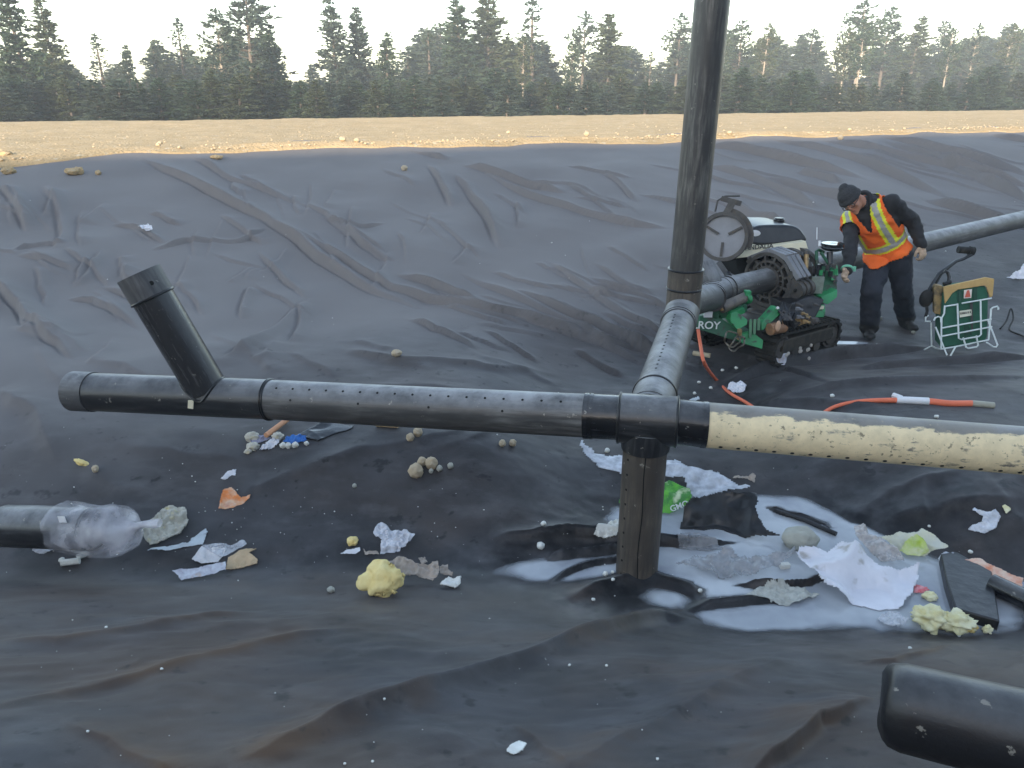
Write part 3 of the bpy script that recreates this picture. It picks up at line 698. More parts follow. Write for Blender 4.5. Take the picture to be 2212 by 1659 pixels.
b = B(); b.pipe(ELB + AX * 1.055, ELB + AX * 1.09, RP * 1.08, RP * .85, segs=1); put('cut_end', b, scuffed, far)

# the pipe lying close by, bottom right
NPL = P(1905, 1515, 1.92); NPR = P(2420, 1640, 1.72)
npd = (NPR - NPL).normalized()
near = thing('loose_pipe', 'thick black pipe piece lying nearest the camera at lower right', 'pipe', NPL)
b = B(); rs = []; pts = []
for k in range(26):
    t = k / 25; pts.append(NPL + (NPR - NPL) * t)
nb = Vector((0, 0, 1)) - npd * npd.z; nb.normalize(); nz_ = npd.cross(nb)
b.tube([NPL + npd * t for t in (0, .008, .02, .04)] + [NPL + (NPR - NPL) * (k / 40) for k in range(4, 41)], [.074, .092, .101, .106] + [.108] * 37, 64)
for i, v in enumerate(b.v):
    p = Vector(v); t = (p - NPL).dot(npd); q = p - NPL - npd * t; a = math.atan2(q.dot(nz_), q.dot(nb))
    f = 1 + .035 * math.sin(2 * a + 1.0) + .02 * math.sin(3 * a + t * 5) + .014 * math.sin(t * 23 + a * 2) * math.exp(-abs(t - .45) * 6) 
    j = .004 * math.sin(a * 3 + 1) if t < .02 else 0
    b.v[i] = tuple(NPL + npd * (t + j) + q * f)
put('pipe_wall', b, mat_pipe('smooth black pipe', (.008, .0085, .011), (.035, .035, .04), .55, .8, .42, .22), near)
# short pipe with a bag over its end, far left
SP0 = P(14, 1136, 3.96); SP1 = P(200, 1142, 3.80)
stubp = thing('pipe_stub', 'black pipe end on the liner at the left edge, mouth wrapped in plastic', 'pipe', SP1)
b = B(); b.pipe(SP0, SP1, RP, segs=6); put('pipe_wall', b, black, stubp)
# ------------------------------------------------------------------ pipe fusion machine on tracks
green = pm('green machine paint', (.018, .30, .11), (.012, .15, .065), 7, .42, .0008, 40, lo=.45, hi=.8, c3=(.05, .045, .035), s3=16)
dgreen = pm('dark green machine paint', (.012, .12, .06), (.012, .07, .04), 7, .5, .0008, 40, lo=.4, hi=.8, c3=(.04, .04, .03), s3=14)
iron = pm('dirty cast iron', (.090, .082, .075), (.045, .041, .038), 12, .6, .001, 60, lo=.35, hi=.65, c3=(.10, .075, .05), s3=22)
steel = pm('grey steel plate', (.22, .225, .24), (.15, .15, .16), 9, .5, .0006, 50, lo=.35, hi=.75)
rubber = pm('muddy rubber', (.014, .013, .012), (.06, .05, .04), 14, .8, .002, 50, lo=.5, hi=.8)
blackp = pm('black painted metal', (.014, .014, .016), (.035, .035, .037), 8, .32, 0, lo=.4, hi=.8)
creamm = pm('cream machine paint', (.72, .66, .48), (.55, .50, .38), 9, .5, 0, lo=.5, hi=.9)
brass = pm('brass coloured screw', (.50, .33, .15), (.3, .2, .1), 30, .4, 0, metallic=.3)
copper = pm('rusty copper cylinder', (.40, .21, .11), (.20, .11, .07), 16, .5)
white = pm('white plate', (.75, .76, .78), rough=.5)
textw = pm('white lettering', (.80, .84, .82), rough=.6)
textk = pm('dark lettering', (.05, .045, .04), rough=.6)
AXh = Vector((AX.x, AX.y, 0)).normalized(); SD = Vector((AXh.y, -AXh.x, 0))      # SD: level, towards the camera side of the machine
UP = Vector((0, 0, 1))
def axp(px):      # point of the pipe axis seen at picture column px
    lo, hi = 0., 3.
    for _ in range(40):
        m_ = (lo + hi) / 2; q = ELB + AX * m_; dd = depth(q); x_ = 1106 + FPX * q.x / dd
        if x_ < px: lo = m_
        else: hi = m_
    return ELB + AX * lo
J0 = axp(1660)
JU = (UP - AX * AX.z).normalized(); JS = AX.cross(JU); JS = JS if JS.dot(SD) > 0 else -JS
fm = thing('pipe_fusion_machine', 'green tracked pipe fusion machine with black hood and round jaws clamping the pipe', 'machine', Vector((J0.x, J0.y, 0)))
def jaw_mesh():
    b = B(); th_ = .055
    for (r0, r1, t) in ((.104, .128, th_), (.158, .178, th_ * .8), (.222, .252, th_)): b.ring((0, 0, 0), (1, 0, 0), r0, r1, t, n=48)
    for k in range(18):
        a = 2 * math.pi * (k + .3) / 18; d = Vector((0, math.cos(a), math.sin(a))); b.beam(d * .122, d * .162, .014, th_ * .7, (1, 0, 0))
    for k in range(12):
        a = 2 * math.pi * (k + .5) / 12; d = Vector((0, math.cos(a), math.sin(a))); b.beam(d * .172, d * .228, .022, th_ * .7, (1, 0, 0))
    for a in (-100, -55, 70, 110):
        d = Vector((0, math.cos(R(a)), math.sin(R(a)))); b.beam(d * .235, d * .275, .07, th_, (1, 0, 0))
    return b.mesh('jaw', smooth=30, mats=(iron,))
JM = jaw_mesh(); rotm = Matrix((AX, JU, AX.cross(JU))).transposed()
for k in (0, .11, .30, .42):
    o = bpy.data.objects.new('jaw', JM); COL.objects.link(o); o.parent = fm; o.rotation_mode = 'QUATERNION'; o.rotation_quaternion = rotm.to_quaternion(); o.location = J0 + AX * k - root_loc(fm)
# hinge ears on the near side
for k in (0, .07, .15):
    b = B(); c = J0 + AX * k + JS * .305 - JU * .04; b.cyl(c - AX * .024, c + AX * .024, .075, 24); b.beam(c, J0 + AX * k + JS * .235 + JU * .03, .10, .045, AX); b.beam(c, J0 + AX * k + JS * .22 - JU * .1, .09, .045, AX)
    e = put('hinge_ear', b, iron, fm)
    b = B(); b.cyl(c - AX * .034, c + AX * .034, .016, 12); put('hinge_pin', b, holem, e)
# clamp arms over the top
for k in (0, .06, .13):
    b = B(); a0 = J0 + AX * k + JU * .262 - JS * .02; a1 = J0 + AX * k + JU * .232 + JS * .16; a2 = J0 + AX * k + JU * .06 + JS * .315
    b.beam(a0, a1, .05, .05, AX); b.beam(a1, a2, .045, .05, AX); b.beam(a0, J0 + AX * k + JU * .15 - JS * .23, .05, .05, AX)
    put('clamp_arm', b, steel, fm, bevel=.004)
for q in ((1035, 500, 1030, 645), (1115, 490, 1108, 650)):
    b = B(); b.cyl(M(q[0], q[1], 6.92), M(q[2], q[3], 6.92), .021, 16); s_ = put('clamp_screw', b, brass, fm)
    b = B(); b.cyl(M(q[0] + 1, q[1] - 22, 6.92), M(q[0], q[1] + 12, 6.92), .029, 8); put('screw_head', b, iron, s_)
# facing disc swung out on the left
FC = M(275, 325, 6.92); fn = (Vector((-1.0, -2.6, .62))).normalized(); fu = (UP - fn * fn.z).normalized(); fs = fn.cross(fu)
fc = None
b = B(); b.ring(FC, fn, .188, .222, .085, n=56); fc = put('facer_rim', b, iron, fm)
b = B(); b.cyl(FC - fn * .02, FC + fn * .012, .189, 48); put('facer_plate', b, pm('bluish grey plate', (.25, .26, .285), (.20, .205, .22), 5, .42, 0), fc)
for a in (62, 180, -58):
    d = fu * math.cos(R(a)) + fs * math.sin(R(a)); b = B(); b.beam(FC + fn * .02 + d * .05, FC + fn * .02 + d * .178, .022, .02, fn); put('cutter_bar', b, iron, fc)
b = B(); b.ring(FC - fn * .03, fn, .222, .262, .045, -110, -10, n=48, ref=fu); put('gear_guard', b, iron, fc)
b = B(); b.beam(FC + fu * .21, FC + fu * .33 - fs * .05, .06, .035, fn); b.beam(FC + fu * .30 - fs * .12, FC + fu * .34 + fs * .06, .045, .03, fn); b.tube([FC + fu * .22 + fs * .1, FC + fu * .32 + fs * .09, FC + fu * .36 + fs * .03, FC + fu * .37 - fs * .1], .009, 8); put('facer_handle', b, iron, fc)
b = B(); b.beam(M(225, 580, 6.9), M(330, 730, 6.85), .045, .035, fn); b.cyl(M(318, 700, 6.86), M(335, 735, 6.82), .03, 12); put('facer_arm', b, blackp, fm)
# black hood
hp = [(505, 405), (535, 300), (575, 235), (650, 212), (760, 205), (900, 205), (1000, 212), (1060, 245), (1110, 310), (1142, 372), (1000, 385), (840, 410), (700, 415)]
hv = (AXh * .25 - SD * .55).normalized()
b = B(); b.prism([M(x, y, 7.16) for x, y in hp], hv * .52); hood = put('black_hood', b, blackp, fm, bevel=.05); hood.modifiers['bevel'].segments = 4; hood.modifiers['bevel'].angle_limit = R(20)
for p_ in hood.data.polygons: p_.use_smooth = True
b = B(); c = M(832, 196, 7.4); b.cyl(c - UP * .03, c + UP * .05, .052, 18); b.cyl(c + UP * .05, c + UP * .062, .046, 18); put('filler_cap', b, blackp, fm, bevel=.006)
b = B(); c = M(592, 288, 7.15); n_ = (Vector((0, 0, CAMZ)) - c).normalized(); r_ = n_.cross(UP).normalized(); b.ell(c, (.052, .004, .030), Matrix((r_, n_, UP)).transposed()); put('oval_sticker', b, white, hood)
# cream engine panel behind the jaws
b = B(); b.prism([M(x, y, 7.10) for x, y in ((395, 545), (480, 412), (560, 402), (700, 425), (840, 405), (1110, 366), (1142, 470), (1146, 650), (1085, 660), (1060, 480), (900, 470), (700, 480), (560, 510), (520, 530))], hv * .30); cp = put('engine_panel', b, creamm, fm, bevel=.006)
o_ = M(452, 462, 7.085); lettering('VANDALIA', fm, o_, M(640, 446, 7.085) - o_, UP, .062, textk, bold=.001)
b = B(); b.prism([M(x, y, 7.2) for x, y in ((400, 520), (640, 470), (1000, 470), (1130, 520), (1140, 760), (900, 800), (500, 760), (410, 640))], hv * .4); put('engine_block', b, holem, fm)
# green carriage frame
def bar(name, pts, d, wd, h, mt, lab=None):
    b = B()
    for (x0, y0), (x1, y1) in zip(pts[:-1], pts[1:]): b.beam(M(x0, y0, d), M(x1, y1, d), wd, h)
    return put(name, b, mt, fm, bevel=.004, label=lab)
b = B(); b.cyl(M(255, 1045, 6.42), M(500, 935, 6.5), .047, 20); put('hydraulic_cylinder', b, pm('dusty rod', (.20, .17, .14), (.1, .09, .08), 20, .4), fm)
b = B(); b.cyl(M(495, 950, 6.49), M(530, 935, 6.5), .055, 12); b.box(M(513, 925, 6.48), (.05, .06, .10)); put('cylinder_clevis', b, green, fm, bevel=.004)
b = B(); b.cyl(M(240, 1000, 6.42), M(268, 1070, 6.42), .018, 10); put('rod_end', b, brass, fm)
bar('green_rail', [(120, 1075), (230, 1110), (500, 1030)], 6.5, .06, .07, dgreen)
bar('green_rail', [(480, 1060), (330, 1120)], 6.46, .05, .05, green)
b = B(); b.prism([M(x, y, 6.42) for x, y in ((352, 1090), (405, 1082), (520, 1165), (515, 1215), (415, 1270), (345, 1178))], hv * .10); put('green_bracket', b, green, fm, bevel=.005)
b = B(); b.prism([M(x, y, 6.45) for x, y in ((655, 1195), (800, 1040), (845, 1045), (850, 1110), (665, 1280))], hv * .08); put('green_bracket', b, green, fm, bevel=.005)
b = B(); b.cyl(M(815, 1048, 6.44), M(825, 1042, 6.36), .012, 10); put('pin', b, white, fm)
b = B(); b.prism([M(x, y, 6.5) for x, y in ((35, 1125), (240, 1140), (420, 1260), (560, 1275), (670, 1370), (665, 1450), (380, 1375), (35, 1265))], hv * .5); put('chassis_plate', b, dgreen, fm, bevel=.006)
b = B(); b.prism([M(x, y, 6.46) for x, y in ((445, 1320), (560, 1290), (680, 1370), (668, 1462), (600, 1440), (455, 1400))], hv * .12); put('green_step', b, green, fm, bevel=.004)
for x0 in (548, 590, 632):
    b = B(); b.beam(M(x0, 1160, 6.43), M(x0 - 4, 1345 - (x0 - 548) * .9, 6.43), .022, .022); put('green_post', b, pm('pale green paint', (.09, .26, .13), (.05, .15, .08), 20, .5), fm)
o_ = M(-45, 1250, 6.485); lettering('McELROY', fm, o_ - (M(172, 1256, 6.485) - o_) * .86, M(172, 1256, 6.485) - o_, UP, .093, textw, bold=.0015)
b = B(); b.box(M(120, 1110, 6.42), (.07, .012, .05)); put('white_tag', b, white, fm)
# rings hanging at the front
for (x, y, r_, tl) in ((362, 1360, .066, .2), (415, 1405, .062, -.5)):
    c = M(x, y, 6.38); b = B(); b.tube([c + Vector((math.cos(k * math.pi / 12 + tl) * r_, .02 * math.sin(k + tl), math.sin(k * math.pi / 12) * r_)) for k in range(24)], .0075, 8, closed=True); put('tow_ring', b, pm('worn shackle', (.30, .27, .22), (.12, .1, .08), 30, .35, metallic=.6), fm)
b = B(); b.box(M(435, 1310, 6.42), (.03, .04, .09)); put('ring_lug', b, brass, fm)
# jaw cradle and dark mechanism under the jaws
b = B(); b.ring(J0 + AX * .04 - JU * .01, AX, .255, .315, .10, 130, 232, n=48, ref=JU); put('jaw_cradle', b, iron, fm)
b = B(); b.beam(J0 - JU * .36 - AX * .1, J0 - JU * .34 + AX * .75, .30, .12); b.beam(J0 - JU * .26 + AX * .2, J0 - JU * .22 + AX * .8, .2, .14); put('carriage_beam', b, iron, fm, bevel=.01)
b = B(); b.cyl(M(740, 1262, 6.42), M(885, 1232, 6.48), .052, 20); cyl_ = put('copper_cylinder', b, copper, fm, bevel=.004)
b = B(); b.ell(M(828, 1228, 6.36), (.022, .012, .048)); put('pale_plate', b, pm('pale copper plate', (.62, .40, .27), rough=.4), cyl_)
rr = random.Random(8)
for i in range(12):
    x0 = 850 + rr.uniform(0, 120); x1 = 850 + rr.uniform(0, 140); b = B()
    b.tube([M(x0, 985 + rr.uniform(0, 30), 6.6), M(x0 + rr.uniform(-30, 20), 1080, 6.42), M(x1 - 20, 1170, 6.40), M(x1, 1235 + rr.uniform(-20, 20), 6.45), M(x1 + 60, 1190, 6.6), M(x1 + 110, 1090, 6.7)], .0095, 8); put('hydraulic_hose', b, blackp, fm)
for i in range(16):      # valve block and fittings
    b = B(); c = M(950 + rr.uniform(0, 260), 1010 + rr.uniform(0, 190), 6.62 + rr.uniform(-.05, .05)); s_ = rr.uniform(.02, .05)
    b.box(c, (s_ * 1.3, s_, s_)); b.cyl(c, c + SD * .05, s_ * .35, 8); put('fitting', b, rr.choice([iron, iron, steel, brass]), fm, bevel=.003)
b = B(); b.prism([M(x, y, 6.72) for x, y in ((930, 1010), (1150, 930), (1300, 960), (1200, 1160), (1000, 1220), (930, 1130))], hv * .3); put('valve_block', b, blackp, fm, bevel=.01)
b = B(); b.beam(M(1020, 1190, 6.6), M(1140, 1150, 6.66), .05, .05); put('brass_pipe', b, brass, fm)
# green control stand at the right
b = B(); b.prism([M(x, y, 6.98) for x, y in ((1130, 700), (1200, 650), (1280, 640), (1420, 720), (1430, 850), (1400, 900), (1120, 900))], hv * .22); put('control_box', b, dgreen, fm, bevel=.008)
b = B(); b.box(M(1222, 812, 6.93), (.11, .02, .155), Matrix.Rotation(-.1, 3, 'Z')); b.cyl(M(1214, 660, 6.93), M(1208, 745, 6.93), .007, 8); put('grey_panel', b, pm('grey green panel', (.28, .33, .29), (.2, .24, .2), 18, .5), fm, bevel=.003)
for i in range(14):
    x0 = 1170 + rr.uniform(0, 240); b = B(); b.cyl(M(x0, 600 + rr.uniform(0, 60), 6.95), M(x0 + rr.uniform(-12, 12), 700 + rr.uniform(-10, 90), 6.93), rr.uniform(.008, .02), 8); b.box(M(x0, 640 + rr.uniform(-20, 60), 6.92), (.03, .03, .05)); put('control_lever', b, rr.choice([dgreen, green, blackp, iron]), fm)
b = B(); b.tube([M(1225, 640, 6.98), M(1215, 470, 7.0), M(1235, 455, 7.02), M(1290, 480, 7.05)], .014, 10); b.tube([M(1260, 480, 7.0), M(1340, 600, 7.0)], .014, 8); put('guard_bar', b, dgreen, fm)
b = B(); b.cyl(M(1352, 600, 7.0), M(1352, 480, 7.0), .028, 14); put('gauge_post', b, blackp, fm)
b = B(); c = M(1378, 428, 7.0); b.ell(c, (.105, .10, .038)); b.cyl(c + UP * .012, c + UP * .036, .10, 28); put('round_seat', b, pm('shiny black cap', (.02, .022, .025), rough=.12), fm)
b = B(); b.cyl(M(1248, 420, 7.0), M(1250, 365, 7.0), .012, 10); b.cyl(M(1220, 350, 7.0), M(1222, 230, 7.0), .004, 6); put('chrome_valve', b, white, fm)
b = B(); b.prism([M(x, y, 6.9) for x, y in ((1265, 930), (1340, 900), (1430, 860), (1425, 935), (1330, 1010), (1275, 990))], hv * .12); put('green_bracket', b, green, fm, bevel=.004)
b = B(); b.prism([M(x, y, 6.86) for x, y in ((1190, 1040), (1305, 1015), (1308, 1115), (1285, 1140), (1195, 1140))], hv * .14); put('green_bracket', b, green, fm, bevel=.004)
b = B(); b.prism([M(x, y, 6.84) for x, y in ((1200, 1035), (1295, 1025), (1290, 1055), (1205, 1065))], hv * .02); put('pale_plate', b, creamm, fm)
# crawler tracks
def track(c0, c1, r, wd):
    d = (c1 - c0); u = (UP - d.normalized() * d.normalized().z).normalized(); dn = d.normalized(); sd = SD
    loop = []
    for k in range(9): a = R(90 + 180 * k / 8); loop.append(c0 + dn * math.cos(a) * r + u * math.sin(a) * r)
    for k in range(9): a = R(-90 + 180 * k / 8); loop.append(c1 + dn * math.cos(a) * r + u * math.sin(a) * r)
    tr = B(); n = len(loop)
    inner = [c + (((c0 + c1) / 2) - c) * 0 for c in loop]
    for k in range(n):
        a, b2 = loop[k], loop[(k + 1) % n]; tr.beam(a, b2, wd, .022, (b2 - a).cross(sd))
    belt = put('track_belt', tr, rubber, fm)
    # lugs
    per = [0]
    for k in range(n): per.append(per[-1] + (loop[(k + 1) % n] - loop[k]).length)
    lug = B(); lug.box((0, 0, 0), (.03, wd, .022)); lm = lug.mesh('track_lug', mats=(rubber,)); cnt = int(per[-1] / .065)
    for i in range(cnt):
        t = per[-1] * i / cnt; k = max(j for j in range(n) if per[j] <= t); a, b2 = loop[k], loop[(k + 1) % n]; p = a + (b2 - a) * ((t - per[k]) / max(1e-6, per[k + 1] - per[k])); x = (b2 - a).normalized(); z = x.cross(sd)
        o = bpy.data.objects.new('track_lug', lm); COL.objects.link(o); o.parent = belt; o.rotation_mode = 'QUATERNION'; o.rotation_quaternion = Matrix((x, sd, x.cross(sd))).transposed().to_quaternion(); o.location = p - z * .018 - root_loc(fm)
        if (o.location + root_loc(fm) - (c0 + c1) / 2).length < (p - (c0 + c1) / 2).length: o.location = p + z * .018 - root_loc(fm)
    for t in (0, 1):
        b = B(); c = c0 + (c1 - c0) * t; b.ring(c, sd, .03, r * .62, wd * .8, n=24); b.ring(c, sd, r * .72, r * .9, wd * .7, n=24)
        for k in range(5): a = k * 2 * math.pi / 5; e = dn * math.cos(a) + u * math.sin(a); b.beam(c + e * .02, c + e * r * .8, .03, wd * .6, sd)
        put('track_wheel', b, iron, fm)
    for t in (.28, .5, .72):
        b = B(); c = c0 + (c1 - c0) * t - u * r * .5; b.cyl(c - sd * wd * .4, c + sd * wd * .4, r * .38, 16); put('track_roller', b, iron, fm)
    b = B(); m_ = (c0 + c1) / 2; b.beam(c0 + u * r * .15, c1 + u * r * .15, wd * .9, r * .9, u); put('track_side_plate', b, pm('muddy side plate', (.030, .026, .022), (.09, .075, .055), 12, .7, lo=.45, hi=.8), fm, bevel=.01)
TC0 = M(790, 1440, 6.62); TC1 = M(1290, 1300, 7.15)
track(TC0, TC1, .135, .19)
track(TC0 - SD * .75, TC1 - SD * .75, .135, .19)
b = B(); b.beam((TC0 * .8 + TC1 * .2) - SD * .72, TC0 * .8 + TC1 * .2, .1, .08); b.beam((TC0 * .2 + TC1 * .8) - SD * .72, TC0 * .2 + TC1 * .8, .1, .08); b.beam(TC0 - SD * .35 + UP * .1, TC1 - SD * .35 + UP * .1, .4, .12); put('undercarriage', b, iron, fm)
rr = random.Random(5)
for i in range(9):
    x, y = rr.choice([(920, 1510), (1040, 1470), (1035, 1515), (1160, 1420), (1150, 1470), (1120, 1545)]); b = B(); b.ell(M(x + rr.uniform(-25, 25), y + rr.uniform(-20, 20), 6.5 + (x - 900) * .0009), (.014, .012, .018), nu=7, nv=5); put('mud_clod', b, pm('pale mud', (.42, .40, .37), rough=.9), fm)

# ------------------------------------------------------------------ green heater bag in a wire stand
hb = thing('heater_stand', 'green padded heater bag with tan top in a white wire stand', 'stand', G(2090, 742))
canvas = pm('green canvas', (.012, .115, .062), (.008, .075, .045), 9, .75, .003, 30, lo=.35, hi=.7)
tan = pm('tan board', (.55, .35, .13), (.44, .27, .10), 10, .7, lo=.4, hi=.7)
wire = pm('white coated wire', (.70, .76, .74), (.5, .55, .52), 20, .45, lo=.5, hi=.8)
web = pm('dark green strap', (.01, .06, .035), rough=.8)
D0 = 7.0
bv = (K(420, 640, D0 + .25) - K(520, 640, D0)); bv = Vector((bv.x, bv.y, 0))
def kpoly(pts, d=D0): return [K(x, y, d - (y - 1400) * .00011 * 0) for x, y in pts]
b = B(); b.prism(kpoly(((540, 700), (640, 660), (1060, 605), (1110, 700), (1095, 1260), (1050, 1340), (500, 1405), (515, 1000))), bv); put('bag_body', b, canvas, hb, bevel=.02)
b = B(); b.prism(kpoly(((536, 625), (1070, 505), (1180, 525), (1160, 740), (1125, 760), (1080, 625), (1050, 608), (720, 660), (650, 705), (556, 840)), D0 - .015), Vector((0, 0, 0)) + bv * .10); put('top_board', b, tan, hb, bevel=.004)
b = B(); b.prism([K(x, y, D0 + .05) for x, y in ((440, 600), (535, 620), (545, 900), (530, 985), (420, 960), (415, 640))], bv * .3); put('side_board', b, pm('stained tan side', (.30, .20, .08), (.05, .045, .035), 8, .7, lo=.42, hi=.58), hb, bevel=.006)
for x0 in (745, 940):
    b = B(); b.prism(kpoly(((x0 - 26, 670 - (x0 - 745) * .16), (x0 + 26, 662 - (x0 - 745) * .16), (x0 + 20, 800), (x0 - 22, 815)), D0 - .012), bv * .02); put('strap', b, web, hb)
b = B(); b.prism(kpoly(((870, 800), (905, 800), (912, 1190), (890, 1195)), D0 - .02), bv * .02); put('strap', b, textk, hb)
b = B(); b.prism(kpoly(((795, 1120), (850, 1110), (900, 1230), (800, 1260)), D0 - .014), bv * .02); put('strap', b, web, hb)
b = B(); b.prism(kpoly(((797, 665), (897, 652), (888, 762), (793, 770)), D0 - .02), bv * .01); wl = put('warning_label', b, pm('pale label', (.78, .70, .62), rough=.5), hb)
b = B(); b.prism(kpoly(((835, 668), (862, 665), (880, 750), (805, 758)), D0 - .026), bv * .008); put('red_symbol', b, pm('red print', (.62, .11, .06), rough=.5), wl)
b = B(); b.prism(kpoly(((738, 930), (890, 908), (895, 985), (742, 1012)), D0 - .02), bv * .01); tl = put('maker_label', b, pm('cream tag', (.72, .70, .55), rough=.5), hb)
for q in (752, 775, 792, 815, 842, 868):
    b = B(); y0 = 948 - (q - 752) * .15; b.prism(kpoly(((q, y0), (q + 12, y0 - 2), (q + 12, y0 + 24), (q, y0 + 26)), D0 - .026), bv * .008); put('print_mark', b, textk, tl)
def wires(pts, d=D0 - .045, r=.0075): 
    b = B(); b.tube([K(x, y, d + (z_ if z_ else 0)) for x, y, z_ in [(p + (0,)) if len(p) == 2 else p for p in pts]], r, 8); put('wire', b, wire, hb)
wires([(552, 872), (700, 848)]); wires([(770, 832), (1143, 768)]); wires([(515, 1145), (1140, 1032)]); wires([(500, 1252), (1148, 1128)]); wires([(500, 1412), (690, 1380), (1105, 1295)])
wires([(712, 835), (728, 1275), (760, 1290), (985, 1250), (1012, 1225), (1005, 790)], D0 - .05)
wires([(552, 860), (545, 960), (512, 1020), (505, 1410)]); wires([(1135, 900), (1130, 1030), (1105, 1295)])
wires([(1130, 1010), (1140, 905), (1160, 885), (1215, 870), (1230, 890), (1228, 915)], D0 - .05); wires([(505, 1075), (500, 1010), (470, 1000), (430, 1015), (415, 1050)])
wires([(345, 985), (310, 1010), (308, 1060), (370, 1062)], D0 + .1)
wires([(435, 1130), (580, 1488)], D0 - .1); wires([(690, 1378), (625, 1495)], D0 - .1); wires([(1100, 1045), (1220, 1360), (1200, 1385), (1165, 1382), (1080, 1325)], D0 - .1)
wires([(785, 1265), (820, 1385), (850, 1402), (950, 1385), (975, 1365), (950, 1240)], D0 - .09); wires([(380, 1075), (385, 1370), (290, 1420)], D0 + .2); wires([(385, 1370), (440, 1400), (500, 1412)], D0 + .1)
# heating plate handle standing in the bag
b = B(); b.tube([K(600, 590, D0 + .05), K(610, 500, D0 + .06), K(590, 440, D0 + .06), K(560, 425, D0 + .06), K(555, 445, D0 + .06)], .016, 10); b.cyl(K(540, 590, D0 + .04), K(625, 560, D0 + .04), .02, 10); put('hook_handle', b, blackp, hb)
ph = thing('plate_handle', 'black long handle with grip and cable leaning on the green bag', 'tool handle', K(310, 850, D0 + .12))
b = B(); b.tube([K(330, 700, D0 + .14), K(470, 460, D0 + .2), K(690, 300, D0 + .3), K(790, 268, D0 + .32), K(910, 205, D0 + .34)], .016, 10); put('shaft', b, blackp, ph)
b = B(); b.tube([K(375, 690, D0 + .14), K(510, 460, D0 + .2), K(690, 310, D0 + .3)], .011, 10); put('cable', b, rubber, ph)
b = B(); b.cyl(K(722, 152, D0 + .34), K(900, 165, D0 + .34), .034, 14); b.cyl(K(860, 165, D0 + .34), K(918, 172, D0 + .34), .042, 14); put('grip', b, rubber, ph)
b = B(); b.ell(K(318, 770, D0 + .12), (.062, .05, .085)); b.tube([K(320, 840, D0 + .12), K(330, 930, D0 + .12), K(310, 1000, D0 + .1)], .014, 8); put('switch_box', b, rubber, ph)
# ------------------------------------------------------------------ the worker
sleeve = pm('dark work sweater', (.018, .018, .021), (.030, .030, .034), 9, .85, .004, 45)
trous = pm('dark blue work trousers', (.014, .019, .030), (.026, .030, .042), 7, .8, .005, 22)
skin = pm('weathered skin', (.50, .235, .15), (.42, .17, .105), 18, .55)
gl_m = pm('pale work glove', (.60, .43, .31), (.46, .32, .22), 40, .75, .001, 120)
boot = pm('black rubber boot', (.012, .012, .013), (.03, .028, .025), 12, .6)
orange = pm('orange vest', (1.0, .17, .025), (.92, .14, .02), 9, .8, .002, 60)
lime = pm('lime tape', (.80, .82, .05), rough=.7)
silver = pm('grey reflective tape', (.42, .42, .40), (.32, .32, .31), 30, .45)
knit = pm('dark knit', (.022, .022, .025), (.045, .045, .048), 60, .95, .004, 90)
jt = dict(pel=H2(745, 730, 7.42), hipR=H2(645, 800, 7.46), hipL=H2(850, 770, 7.36), kneR=H2(585, 1110, 7.32), kneL=H2(872, 1060, 7.50),
          waist=H2(700, 620, 7.36), chest=H2(605, 430, 7.22), neckb=H2(520, 240, 7.12), shR=H2(385, 430, 7.30), shL=H2(775, 250, 7.04),
          elR=H2(378, 700, 7.16), wrR=H2(348, 905, 7.05), elL=H2(990, 450, 7.20), wrL=H2(1062, 665, 7.24), head=H2(385, 225, 7.02))
gR = G(1751.9 + 560 * .224, 380.5 + 1545 * .224); gL = G(1751.9 + 905 * .224, 380.5 + 1455 * .224)
jt['anR'] = gR + Vector((0, .03, .10)); jt['anL'] = gL + Vector((0, .02, .10))
toR = (Vector((-.35, -1, 0))).normalized(); toL = (Vector((.10, -1, 0))).normalized()
per = thing('person', 'worker in orange vest and dark knit cap bending over the machine controls', 'person', Vector((gR.x, gR.y, gR.z)))
J = jt
segs_ = [('hipR', 'kneR', .125, .098, 1), ('kneR', 'anR', .096, .094, 1), ('hipL', 'kneL', .125, .098, 1), ('kneL', 'anL', .096, .090, 1),
         ('shR', 'elR', .074, .066, 0), ('elR', 'wrR', .068, .050, 0), ('shL', 'elL', .078, .068, 0), ('elL', 'wrL', .068, .050, 0)]
TU = (J['neckb'] - J['pel']).normalized(); TS = (J['shL'] - J['shR']); TS = (TS - TU * TS.dot(TU)).normalized(); TF = TS.cross(TU)
if TF.dot(Vector((-.4, -1, -.3))) < 0: TF = -TF
b = B()
def cap(p, q, r0, r1):
    p, q = Vector(p), Vector(q); b.tube([p + (q - p) * k / 6 for k in range(7)], [r0 + (r1 - r0) * k / 6 for k in range(7)], 18); b.ell(p, (r0,) * 3); b.ell(q, (r1,) * 3)
for a, c, r0, r1, _ in segs_: cap(J[a], J[c], r0, r1)
tpts = []; trs = []
TL = [(J['pel'] - TU * .10, .175, .130), (J['pel'], .185, .14), (J['pel'] + (J['waist'] - J['pel']) * .6, .178, .135), (J['waist'], .18, .135), ((J['waist'] + J['chest']) / 2, .192, .14), (J['chest'], .205, .142), (J['chest'] + (J['neckb'] - J['chest']) * .55, .195, .125), (J['chest'] + (J['neckb'] - J['chest']) * .85, .12, .09)]
b.tube([t[0] for t in TL], [(t[1], t[2]) for t in TL], 28, upv=TS)
b.ell(TL[0][0], (.17, .125, .10), Matrix((TS, TF, TU)).transposed()); b.ell(TL[-1][0], (.12, .09, .07), Matrix((TS, TF, TU)).transposed())
cap(J['shR'] + (J['chest'] - J['shR']) * .5, J['shR'], .09, .078); cap(J['shL'] + (J['chest'] - J['shL']) * .5, J['shL'], .09, .082)
cap(J['neckb'] - TU * .06, J['head'] + (J['neckb'] - J['head']) * .35, .068, .062)
